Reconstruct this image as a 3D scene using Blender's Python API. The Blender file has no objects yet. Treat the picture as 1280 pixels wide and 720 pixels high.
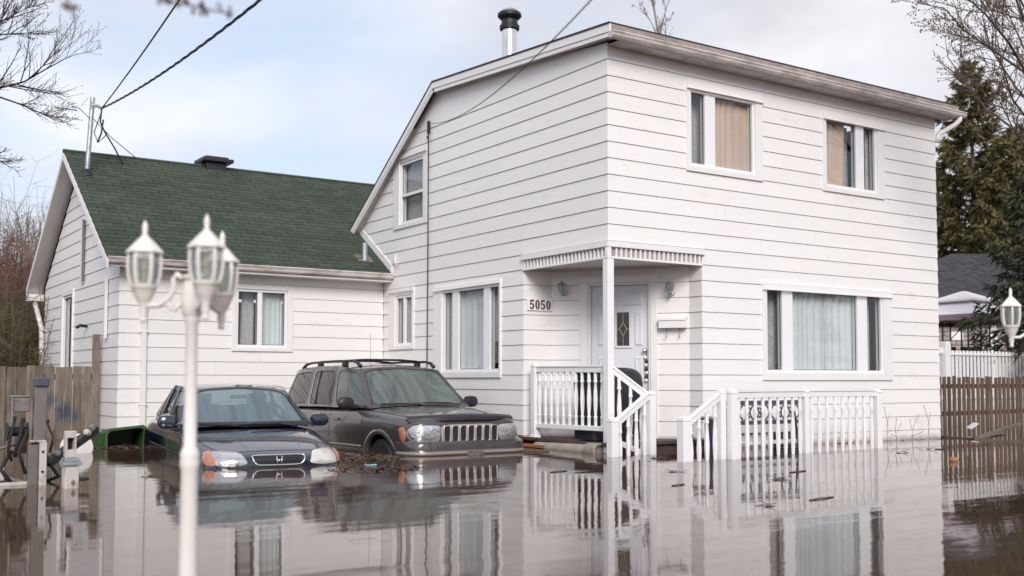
import bpy, bmesh, math, random
from mathutils import Vector, Matrix
from mathutils.bvhtree import BVHTree
random.seed(7)
SC = bpy.context.scene
COL = SC.collection
R = math.radians

# ------------------------------------------------------------------ camera
cd = bpy.data.cameras.new('camera')
cam = bpy.data.objects.new('camera', cd)
COL.objects.link(cam)
yaw, pitch, roll = 0.5899, 0.0511, 0.0011
fw = Vector((math.sin(yaw)*math.cos(pitch), math.cos(yaw)*math.cos(pitch), math.sin(pitch)))
r0 = Vector((math.cos(yaw), -math.sin(yaw), 0))
u0 = r0.cross(fw)
rt = r0*math.cos(roll) + u0*math.sin(roll)
up = -r0*math.sin(roll) + u0*math.cos(roll)
CAM = Vector((-8.8106, -10.8906, 0.9593))
M = Matrix(((rt.x, up.x, -fw.x, CAM.x), (rt.y, up.y, -fw.y, CAM.y), (rt.z, up.z, -fw.z, CAM.z), (0, 0, 0, 1)))
cam.matrix_world = M
cd.sensor_width = 36.0
cd.lens = 1333.18/1280*36
cd.shift_y = (406.43-360)/1280
cd.clip_start = 0.05
cd.clip_end = 2000
cd.dof.use_dof = True
cd.dof.focus_distance = 14.2
cd.dof.aperture_fstop = 1.35
SC.camera = cam

# ------------------------------------------------------------------ world and sun
SUN_EL, SUN_AZ = R(30), R(207)          # azimuth clockwise from +y: the sun stands behind the camera
w = bpy.data.worlds.new('World'); SC.world = w; w.use_nodes = True
nt = w.node_tree; nt.nodes.clear()
def N(t, **k):
    n = nt.nodes.new(t)
    for a, v in k.items(): setattr(n, a, v)
    return n
sky = N('ShaderNodeTexSky', sky_type='NISHITA'); sky.sun_disc = False
sky.sun_elevation = SUN_EL; sky.sun_rotation = SUN_AZ
sky.air_density = 1.0; sky.dust_density = 1.5; sky.altitude = 50
tc = N('ShaderNodeTexCoord')
mp = N('ShaderNodeMapping'); mp.inputs['Scale'].default_value = (1.0, 1.0, 2.2); mp.inputs['Location'].default_value = (5.3, 1.7, 0.6)
nz = N('ShaderNodeTexNoise'); nz.inputs['Scale'].default_value = 1.7; nz.inputs['Detail'].default_value = 5; nz.inputs['Roughness'].default_value = 0.5
nz2 = N('ShaderNodeTexNoise'); nz2.inputs['Scale'].default_value = 3.1; nz2.inputs['Detail'].default_value = 5; nz2.inputs['Roughness'].default_value = 0.52
rp = N('ShaderNodeValToRGB'); rp.color_ramp.elements[0].position = 0.40; rp.color_ramp.elements[1].position = 0.58
rp.color_ramp.elements[0].color = (0, 0, 0, 1)
rc = N('ShaderNodeValToRGB')
rc.color_ramp.elements[0].position = 0.36; rc.color_ramp.elements[0].color = (4.35, 4.28, 4.58, 1)
rc.color_ramp.elements[1].position = 0.62; rc.color_ramp.elements[1].color = (6.0, 6.0, 6.3, 1)
mixc = N('ShaderNodeMix', data_type='RGBA')
blue = N('ShaderNodeMix', data_type='RGBA'); blue.inputs[0].default_value = 0.72
blue.inputs[7].default_value = (4.3, 4.8, 5.75, 1)
bg = N('ShaderNodeBackground'); bg.inputs['Strength'].default_value = 0.1
out = N('ShaderNodeOutputWorld')
L = nt.links.new
L(tc.outputs['Generated'], mp.inputs['Vector']); L(mp.outputs[0], nz.inputs['Vector']); L(mp.outputs[0], nz2.inputs['Vector'])
L(nz.outputs['Fac'], rp.inputs[0]); L(nz2.outputs['Fac'], rc.inputs[0])
L(sky.outputs[0], blue.inputs[6])
L(rp.outputs[0], mixc.inputs[0]); L(blue.outputs[2], mixc.inputs[6]); L(rc.outputs[0], mixc.inputs[7])
L(mixc.outputs[2], bg.inputs['Color']); L(bg.outputs[0], out.inputs['Surface'])

sd = bpy.data.lights.new('sun', 'SUN'); sd.energy = 1.5; sd.angle = R(25); sd.color = (1.0, 0.945, 0.89)
sun = bpy.data.objects.new('sun', sd); COL.objects.link(sun)
sdir = Vector((math.sin(SUN_AZ)*math.cos(SUN_EL), math.cos(SUN_AZ)*math.cos(SUN_EL), math.sin(SUN_EL)))
sun.rotation_euler = sdir.to_track_quat('Z', 'Y').to_euler()
sun.location = sdir*60

SC.view_settings.view_transform = 'Standard'; SC.view_settings.look = 'None'
SC.view_settings.exposure = 0.80; SC.view_settings.gamma = 1.0
SC.cycles.max_bounces = 10; SC.cycles.transparent_max_bounces = 12; SC.cycles.glossy_bounces = 5
SC.cycles.caustics_reflective = False; SC.cycles.caustics_refractive = False
SC.cycles.use_denoising = True
SC.cycles.sample_clamp_indirect = 6

# ------------------------------------------------------------------ materials
MAT = {}
class NT:
    def __init__(s, name):
        s.m = bpy.data.materials.new(name); s.m.use_nodes = True
        s.t = s.m.node_tree; s.b = s.t.nodes['Principled BSDF']; s.o = s.t.nodes['Material Output']
    def n(s, t, **k):
        x = s.t.nodes.new(t)
        for a, v in k.items(): setattr(x, a, v)
        return x
    def l(s, a, b): s.t.links.new(a, b)
def ramp(x, stops):
    e = x.color_ramp.elements
    while len(e) < len(stops): e.new(0.5)
    for i, (p, c) in enumerate(stops):
        e[i].position = p; e[i].color = (*c, 1) if len(c) == 3 else c
def mat(name, col, rough=0.5, metal=0.0, var=0.0, vscale=6.0, stretch=(1, 1, 1), bump=0.0, bscale=40.0, dirt=None, dscale=2.0, dlo=0.55, dhi=0.8, spec=0.5, coat=0.0, island=0.0, isl=0.0):
    """principled with noise colour variation, optional dirt stains, bump relief, per-piece value shift"""
    x = NT(name); b = x.b
    b.inputs['Roughness'].default_value = rough; b.inputs['Metallic'].default_value = metal
    b.inputs['Specular IOR Level'].default_value = spec
    b.inputs['Coat Weight'].default_value = coat; b.inputs['Coat Roughness'].default_value = 0.04
    co = x.n('ShaderNodeTexCoord'); m = x.n('ShaderNodeMapping'); m.inputs['Scale'].default_value = stretch
    x.l(co.outputs['Object'], m.inputs['Vector'])
    src = None
    rgb = x.n('ShaderNodeRGB'); rgb.outputs[0].default_value = (*col, 1); src = rgb.outputs[0]
    if var:
        nz = x.n('ShaderNodeTexNoise'); nz.inputs['Scale'].default_value = vscale; nz.inputs['Detail'].default_value = 6
        x.l(m.outputs[0], nz.inputs['Vector'])
        rp = x.n('ShaderNodeValToRGB')
        ramp(rp, [(0.3, tuple(c*(1-var) for c in col)), (0.7, tuple(min(1, c*(1+var)) for c in col))])
        x.l(nz.outputs['Fac'], rp.inputs[0]); src = rp.outputs[0]
    if island:
        oi = x.n('ShaderNodeObjectInfo'); mr = x.n('ShaderNodeMapRange')
        mr.inputs['To Min'].default_value = 1-island; mr.inputs['To Max'].default_value = 1+island
        x.l(oi.outputs['Random'], mr.inputs['Value'])
        mx = x.n('ShaderNodeVectorMath', operation='SCALE'); x.l(src, mx.inputs[0]); x.l(mr.outputs[0], mx.inputs['Scale']); src = mx.outputs[0]
    if isl:      # every loose piece of the mesh gets its own tone
        ge = x.n('ShaderNodeNewGeometry'); mr = x.n('ShaderNodeMapRange')
        mr.inputs['To Min'].default_value = 1-isl; mr.inputs['To Max'].default_value = 1+isl
        x.l(ge.outputs['Random Per Island'], mr.inputs['Value'])
        mx = x.n('ShaderNodeVectorMath', operation='SCALE'); x.l(src, mx.inputs[0]); x.l(mr.outputs[0], mx.inputs['Scale']); src = mx.outputs[0]
    if dirt:
        nd = x.n('ShaderNodeTexNoise'); nd.inputs['Scale'].default_value = dscale; nd.inputs['Detail'].default_value = 8; nd.inputs['Roughness'].default_value = 0.65
        x.l(m.outputs[0], nd.inputs['Vector'])
        mr = x.n('ShaderNodeMapRange'); mr.inputs['From Min'].default_value = dlo; mr.inputs['From Max'].default_value = dhi
        x.l(nd.outputs['Fac'], mr.inputs['Value'])
        mx = x.n('ShaderNodeMix', data_type='RGBA'); x.l(mr.outputs[0], mx.inputs[0]); x.l(src, mx.inputs[6]); mx.inputs[7].default_value = (*dirt, 1)
        src = mx.outputs[2]
    x.l(src, b.inputs['Base Color'])
    if bump:
        nb = x.n('ShaderNodeTexNoise'); nb.inputs['Scale'].default_value = bscale; nb.inputs['Detail'].default_value = 5
        x.l(m.outputs[0], nb.inputs['Vector'])
        bp = x.n('ShaderNodeBump'); bp.inputs['Strength'].default_value = bump; bp.inputs['Distance'].default_value = 0.01
        x.l(nb.outputs['Fac'], bp.inputs['Height']); x.l(bp.outputs[0], b.inputs['Normal'])
    MAT[name] = x.m
    return x
sx_ = mat('siding', (0.82, 0.80, 0.795), 0.42, var=0.022, vscale=1.3, stretch=(1, 1, 4), bump=0.14, bscale=45, dirt=(0.58, 0.53, 0.50), dscale=1.3, dlo=0.58, dhi=0.95, island=0.018)
def mudline(x, lo, hi, col):
    """silt left on the boards by the flood, a ragged band measured from the still water"""
    src = x.b.inputs['Base Color'].links[0].from_socket; ge = x.n('ShaderNodeNewGeometry'); sp = x.n('ShaderNodeSeparateXYZ'); x.l(ge.outputs['Position'], sp.inputs[0])
    nz_ = x.n('ShaderNodeTexNoise'); nz_.inputs['Scale'].default_value = 5; nz_.inputs['Detail'].default_value = 5; x.l(ge.outputs['Position'], nz_.inputs['Vector'])
    ma = x.n('ShaderNodeMath', operation='MULTIPLY_ADD'); ma.inputs[1].default_value = -0.16; x.l(nz_.outputs['Fac'], ma.inputs[0]); x.l(sp.outputs['Z'], ma.inputs[2])
    mr = x.n('ShaderNodeMapRange'); mr.inputs['From Min'].default_value = hi-0.08; mr.inputs['From Max'].default_value = lo-0.08; mr.inputs['To Max'].default_value = 0.75; x.l(ma.outputs[0], mr.inputs['Value'])
    mx = x.n('ShaderNodeMix', data_type='RGBA'); x.l(mr.outputs[0], mx.inputs[0]); x.l(src, mx.inputs[6]); mx.inputs[7].default_value = (*col, 1); x.l(mx.outputs[2], x.b.inputs['Base Color'])
mudline(sx_, 0.0, 0.10, (0.30, 0.22, 0.175))
mat('trim', (0.81, 0.79, 0.79), 0.4, var=0.02, vscale=3, dirt=(0.5, 0.45, 0.4), dscale=5, dlo=0.66, dhi=0.95)
mat('vinyl', (0.83, 0.83, 0.85), 0.3, var=0.01, vscale=3)
mat('sheathing', (0.38, 0.32, 0.31), 0.8, var=0.15)
mat('soffit_pale', (0.70, 0.67, 0.665), 0.55, var=0.05, vscale=2, dirt=(0.4, 0.35, 0.32), dscale=4, dlo=0.56, dhi=0.9)
mat('soffit', (0.58, 0.54, 0.53), 0.6, var=0.06, vscale=2, dirt=(0.22, 0.17, 0.15), dscale=3, dlo=0.48, dhi=0.8)
mat('gutter', (0.64, 0.59, 0.57), 0.45, var=0.06, vscale=3, stretch=(1, 1, 3), dirt=(0.27, 0.21, 0.185), dscale=2.6, dlo=0.44, dhi=0.74)
mat('fascia_weathered', (0.32, 0.265, 0.25), 0.7, var=0.22, vscale=9, stretch=(0.6, 1, 1), dirt=(0.2, 0.16, 0.14), dscale=6, dlo=0.5, dhi=0.75)
mat('shingle_green', (0.056, 0.073, 0.056), 0.92, var=0.2, vscale=30, bump=0.5, bscale=260, dirt=(0.085, 0.092, 0.066), dscale=1.1, dlo=0.5, dhi=0.85, spec=0.2, isl=0.17)
mat('valance_backing', (0.36, 0.315, 0.31), 0.8, var=0.08)  # grey-mauve backing behind the valance slats
mat('shingle_grey', (0.055, 0.055, 0.060), 0.9, var=0.25, vscale=5, bump=0.4, bscale=200, spec=0.2, isl=0.2)
mat('roof_edge', (0.03, 0.027, 0.027), 0.8, var=0.2)
mat('interior', (0.16, 0.145, 0.135), 0.9, var=0.1)
mat('curtain_beige', (0.74, 0.55, 0.44), 0.9, var=0.07, vscale=3, stretch=(1, 1, 0.2), bump=0.2, bscale=300)
mat('curtain_white', (0.80, 0.84, 0.87), 0.9, var=0.05, vscale=4, stretch=(1, 1, 0.2), bump=0.15, bscale=300)
mat('lace_and_reflection', (0.56, 0.54, 0.54), 0.9, var=0.22, vscale=30)  # grey lace; in some gable panes it stands in for a reflection
mat('door_paint', (0.70, 0.70, 0.75), 0.35, var=0.02)
mat('brass', (0.50, 0.36, 0.18), 0.35, 0.9, var=0.1)
mat('dark_glass', (0.012, 0.014, 0.014), 0.06, spec=0.7)
mat('black_plastic', (0.016, 0.014, 0.019), 0.45, var=0.15, vscale=10)
mat('black_metal', (0.02, 0.02, 0.022), 0.5, 0.2, var=0.2, vscale=10)
mat('galvanised', (0.42, 0.44, 0.46), 0.42, 0.75, var=0.2, vscale=9, dirt=(0.25, 0.24, 0.23), dscale=8, dlo=0.55, dhi=0.85)
mat('stainless', (0.72, 0.69, 0.68), 0.22, 0.95, var=0.08, vscale=8)
mat('rail_paint', (0.84, 0.83, 0.84), 0.38, var=0.015, vscale=5, dirt=(0.46, 0.38, 0.33), dscale=7, dlo=0.58, dhi=0.95)
mat('porch_board', (0.085, 0.05, 0.048), 0.7, var=0.3, vscale=12, bump=0.3)
mat('fence_grey', (0.19, 0.152, 0.118), 0.85, var=0.34, vscale=5, stretch=(4, 4, 0.5), bump=0.6, bscale=60, dirt=(0.085, 0.066, 0.052), dscale=3, dlo=0.46, dhi=0.72, island=0.26)
mat('picket_brown', (0.128, 0.080, 0.052), 0.8, var=0.25, vscale=6, stretch=(3, 3, 0.6), bump=0.4, dirt=(0.06, 0.038, 0.025), dscale=3, dlo=0.5, dhi=0.8, island=0.28)
mat('blue_stain', (0.03, 0.055, 0.085), 0.85, var=0.3)
mat('lamp_white', (0.80, 0.755, 0.72), 0.4, var=0.03, vscale=12, dirt=(0.5, 0.44, 0.38), dscale=16, dlo=0.6, dhi=0.9)
mat('candle', (0.75, 0.66, 0.45), 0.5)
mat('car_navy', (0.007, 0.011, 0.030), 0.16, 0.0, coat=1.0, var=0.1, dirt=(0.04, 0.036, 0.032), dscale=2.5, dlo=0.55, dhi=1.0)
mat('car_umber', (0.100, 0.085, 0.086), 0.24, 0.5, coat=0.8, var=0.06, dirt=(0.12, 0.1, 0.09), dscale=2.5, dlo=0.6, dhi=1.0)
mat('cladding', (0.30, 0.25, 0.225), 0.4, 0.35, var=0.08, coat=0.3)
mat('rubber', (0.012, 0.012, 0.012), 0.7)
mat('chrome', (0.82, 0.78, 0.78), 0.14, 1.0)
mat('chrome_rose', (0.50, 0.42, 0.40), 0.3, 0.35)
mat('headlight', (0.66, 0.65, 0.65), 0.16, 0.9, var=0.12, vscale=22, bump=1.0, bscale=26, coat=1.0)
mat('headlight_fog', (0.62, 0.60, 0.56), 0.25, 0.15, var=0.12, vscale=10, coat=1.0)
mat('amber', (0.45, 0.17, 0.09), 0.2, coat=1.0, var=0.15, vscale=30)
mat('seat', (0.045, 0.045, 0.05), 0.9)
mat('bin_green', (0.035, 0.085, 0.028), 0.45, var=0.15, vscale=6, dirt=(0.06, 0.05, 0.035), dscale=5, dlo=0.5, dhi=0.8)
mat('white_plastic', (0.78, 0.75, 0.75), 0.4, var=0.05, dirt=(0.4, 0.35, 0.3), dscale=7, dlo=0.6, dhi=0.9)
mat('concrete_pipe', (0.34, 0.31, 0.27), 0.85, var=0.12, vscale=9, bump=0.3, dirt=(0.17, 0.14, 0.11), dscale=4, dlo=0.5, dhi=0.8)
mat('orange_wood', (0.34, 0.15, 0.07), 0.7, var=0.2)
mat('bark', (0.085, 0.065, 0.058), 0.9, var=0.3, vscale=14)
mat('bark_pale', (0.21, 0.165, 0.135), 0.9, var=0.3, vscale=14)
mat('thicket', (0.15, 0.098, 0.07), 0.9, var=0.4, vscale=2.0)
mat('thicket_olive', (0.10, 0.086, 0.045), 0.9, var=0.4, vscale=2.0)
mat('thicket_red', (0.16, 0.075, 0.062), 0.9, var=0.35, vscale=2.0)
mat('bud', (0.16, 0.075, 0.055), 0.8, var=0.3, vscale=20)
mat('bud_green', (0.17, 0.11, 0.065), 0.8, var=0.35, vscale=20)
mat('needles', (0.125, 0.110, 0.045), 0.8, var=0.5, vscale=0.9, spec=0.25, isl=0.35)
mat('needles_dark', (0.055, 0.062, 0.036), 0.8, var=0.4, vscale=1.4, spec=0.25, isl=0.35)
mat('canvas', (0.78, 0.72, 0.73), 0.85, var=0.05)
mat('canvas_mauve', (0.29, 0.20, 0.22), 0.85, var=0.08)
mat('grey_paint', (0.165, 0.15, 0.145), 0.5, 0.2, var=0.12, dirt=(0.15, 0.1, 0.07), dscale=9, dlo=0.55, dhi=0.8)
mat('dull_steel', (0.24, 0.225, 0.22), 0.5, 0.5, var=0.25, vscale=15, dirt=(0.16, 0.08, 0.045), dscale=10, dlo=0.5, dhi=0.75)
mat('dead_leaf', (0.10, 0.062, 0.05), 0.9, var=0.4, vscale=20)
mat('iron_blue', (0.07, 0.075, 0.10), 0.5, 0.2, var=0.1)
mat('sign_white', (0.80, 0.78, 0.77), 0.5)
mat('number_brown', (0.075, 0.014, 0.018), 0.5)
mat('cable', (0.035, 0.033, 0.036), 0.6)
mat('red_cloth', (0.45, 0.03, 0.03), 0.8)
mat('bed', (0.07, 0.05, 0.038), 0.95, var=0.3)
mat('litter_teal', (0.25, 0.50, 0.55), 0.5)

def glassmat(name, tint, rough=0.0, ior=1.5, boost=1.0):
    x = NT(name); t = x.t
    t.nodes.remove(x.b)
    fr = x.n('ShaderNodeFresnel'); ge = x.n('ShaderNodeNewGeometry')
    m1 = x.n('ShaderNodeMath', operation='MULTIPLY_ADD'); m1.inputs[1].default_value = -2.0; m1.inputs[2].default_value = 1.0
    m2 = x.n('ShaderNodeMath', operation='POWER'); m2.inputs[0].default_value = ior      # same reflectance on both faces of the sheet
    x.l(ge.outputs['Backfacing'], m1.inputs[0]); x.l(m1.outputs[0], m2.inputs[1]); x.l(m2.outputs[0], fr.inputs['IOR'])
    tr = x.n('ShaderNodeBsdfTransparent'); tr.inputs[0].default_value = (*tint, 1)
    gl = x.n('ShaderNodeBsdfGlossy'); gl.inputs['Roughness'].default_value = rough
    mx = x.n('ShaderNodeMixShader')
    x.l(fr.outputs[0], mx.inputs[0]); x.l(tr.outputs[0], mx.inputs[1]); x.l(gl.outputs[0], mx.inputs[2]); x.l(mx.outputs[0], x.o.inputs['Surface'])
    MAT[name] = x.m
glassmat('pane', (0.92, 0.93, 0.93), 0.0, 1.5)
glassmat('car_glass', (0.62, 0.70, 0.68), 0.0, 1.6)
glassmat('car_glass_dark', (0.16, 0.15, 0.15), 0.0, 2.1)
def fogglass(name, tint, fogc, lo, hi, ior):
    """misted car glass: clear glass with a film of condensation that runs down in streaks"""
    glassmat(name, tint, 0.0, ior); m = MAT[name]; t = m.node_tree
    mx = [n_ for n_ in t.nodes if n_.type == 'MIX_SHADER'][0]; o = [n_ for n_ in t.nodes if n_.type == 'OUTPUT_MATERIAL'][0]
    d = t.nodes.new('ShaderNodeBsdfDiffuse'); d.inputs[0].default_value = (*fogc, 1)
    co = t.nodes.new('ShaderNodeTexCoord'); mp_ = t.nodes.new('ShaderNodeMapping'); mp_.inputs['Scale'].default_value = (7, 0.5, 0.5)
    nz_ = t.nodes.new('ShaderNodeTexNoise'); nz_.inputs['Scale'].default_value = 1.6; nz_.inputs['Detail'].default_value = 4
    mr = t.nodes.new('ShaderNodeMapRange'); mr.inputs['From Min'].default_value = 0.35; mr.inputs['From Max'].default_value = 0.7; mr.inputs['To Min'].default_value = lo; mr.inputs['To Max'].default_value = hi
    m2 = t.nodes.new('ShaderNodeMixShader')
    for a_, b_ in ((co.outputs['Object'], mp_.inputs[0]), (mp_.outputs[0], nz_.inputs['Vector']), (nz_.outputs['Fac'], mr.inputs['Value']), (mr.outputs[0], m2.inputs[0]), (mx.outputs[0], m2.inputs[1]), (d.outputs[0], m2.inputs[2]), (m2.outputs[0], o.inputs['Surface'])): t.links.new(a_, b_)
fogglass('misted_glass', (0.5, 0.6, 0.6), (0.20, 0.265, 0.30), 0.45, 0.66, 1.7)
fogglass('misted_glass_green', (0.5, 0.6, 0.57), (0.25, 0.30, 0.29), 0.24, 0.52, 2.0)
glassmat('lamp_glass', (0.80, 0.86, 0.86), 0.05, 1.45)

fogglass('frosted_lamp_glass', (0.75, 0.8, 0.8), (0.36, 0.41, 0.40), 0.28, 0.45, 1.5)
def brickmat():
    x = NT('neighbour_brick'); b = x.b
    co = x.n('ShaderNodeTexCoord'); m = x.n('ShaderNodeMapping'); m.inputs['Rotation'].default_value = (R(90), 0, 0)
    br = x.n('ShaderNodeTexBrick'); br.inputs['Scale'].default_value = 1
    br.inputs['Color1'].default_value = (0.46, 0.40, 0.385, 1); br.inputs['Color2'].default_value = (0.36, 0.30, 0.285, 1); br.inputs['Mortar'].default_value = (0.13, 0.11, 0.10, 1)
    br.inputs['Brick Width'].default_value = 0.42; br.inputs['Row Height'].default_value = 0.155; br.inputs['Mortar Size'].default_value = 0.018
    x.l(co.outputs['Object'], m.inputs[0]); x.l(m.outputs[0], br.inputs['Vector']); x.l(br.outputs['Color'], b.inputs['Base Color'])
    b.inputs['Roughness'].default_value = 0.9
    MAT['brick'] = x.m
brickmat()

def watermat():
    x = NT('flood_water'); b = x.b
    b.inputs['Roughness'].default_value = 0.012; b.inputs['IOR'].default_value = 2.0
    co = x.n('ShaderNodeTexCoord')
    nz = x.n('ShaderNodeTexNoise'); nz.inputs['Scale'].default_value = 0.35; nz.inputs['Detail'].default_value = 5
    x.l(co.outputs['Object'], nz.inputs['Vector'])
    rp = x.n('ShaderNodeValToRGB'); ramp(rp, [(0.35, (0.064, 0.038, 0.026)), (0.7, (0.096, 0.060, 0.043))])
    x.l(nz.outputs['Fac'], rp.inputs[0]); x.l(rp.outputs[0], b.inputs['Base Color'])
    # long low ripples, drawn out parallel to the wavefronts, and a finer ripple
    m1 = x.n('ShaderNodeMapping'); m1.inputs['Rotation'].default_value = (0, 0, R(33)); m1.inputs['Scale'].default_value = (0.30, 1.5, 1)
    n1 = x.n('ShaderNodeTexNoise'); n1.inputs['Scale'].default_value = 1.7; n1.inputs['Detail'].default_value = 2.5; n1.inputs['Roughness'].default_value = 0.45
    x.l(co.outputs['Object'], m1.inputs[0]); x.l(m1.outputs[0], n1.inputs['Vector'])
    m2 = x.n('ShaderNodeMapping'); m2.inputs['Rotation'].default_value = (0, 0, R(25)); m2.inputs['Scale'].default_value = (0.7, 2.4, 1)
    n2 = x.n('ShaderNodeTexNoise'); n2.inputs['Scale'].default_value = 8; n2.inputs['Detail'].default_value = 2
    x.l(co.outputs['Object'], m2.inputs[0]); x.l(m2.outputs[0], n2.inputs['Vector'])
    ma = x.n('ShaderNodeMath', operation='MULTIPLY_ADD'); ma.inputs[1].default_value = 0.15
    x.l(n2.outputs['Fac'], ma.inputs[0]); x.l(n1.outputs['Fac'], ma.inputs[2])
    bp = x.n('ShaderNodeBump'); bp.inputs['Strength'].default_value = 1.0; bp.inputs['Distance'].default_value = 0.0034
    x.l(ma.outputs[0], bp.inputs['Height']); x.l(bp.outputs[0], b.inputs['Normal'])
    MAT['water'] = x.m
watermat()

mat('dirty_white', (0.58, 0.53, 0.51), 0.5, var=0.12, vscale=9, dirt=(0.2, 0.14, 0.1), dscale=9, dlo=0.48, dhi=0.72)
def paint_splash(name, base, spots, col):
    m = MAT[base].copy(); m.name = name; MAT[name] = m; t = m.node_tree; b = t.nodes['Principled BSDF']
    src = b.inputs['Base Color'].links[0].from_socket; co = t.nodes.new('ShaderNodeTexCoord'); nz_ = t.nodes.new('ShaderNodeTexNoise'); nz_.inputs['Scale'].default_value = 9; nz_.inputs['Detail'].default_value = 5
    t.links.new(co.outputs['Object'], nz_.inputs['Vector']); acc = None
    for (p, r_, k) in spots:
        d = t.nodes.new('ShaderNodeVectorMath'); d.operation = 'DISTANCE'; d.inputs[1].default_value = p; t.links.new(co.outputs['Object'], d.inputs[0])
        a_ = t.nodes.new('ShaderNodeMath'); a_.operation = 'MULTIPLY_ADD'; a_.inputs[1].default_value = 0.16; t.links.new(nz_.outputs['Fac'], a_.inputs[0]); t.links.new(d.outputs['Value'], a_.inputs[2])
        mr = t.nodes.new('ShaderNodeMapRange'); mr.inputs['From Min'].default_value = r_+0.08+0.05; mr.inputs['From Max'].default_value = r_*0.5+0.08; mr.inputs['To Max'].default_value = k; t.links.new(a_.outputs[0], mr.inputs['Value'])
        if acc is None: acc = mr.outputs[0]
        else:
            mm = t.nodes.new('ShaderNodeMath'); mm.operation = 'MAXIMUM'; t.links.new(acc, mm.inputs[0]); t.links.new(mr.outputs[0], mm.inputs[1]); acc = mm.outputs[0]
    mx = t.nodes.new('ShaderNodeMix'); mx.data_type = 'RGBA'; t.links.new(acc, mx.inputs[0]); t.links.new(src, mx.inputs[6]); mx.inputs[7].default_value = (*col, 1); t.links.new(mx.outputs[2], b.inputs['Base Color'])

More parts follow.
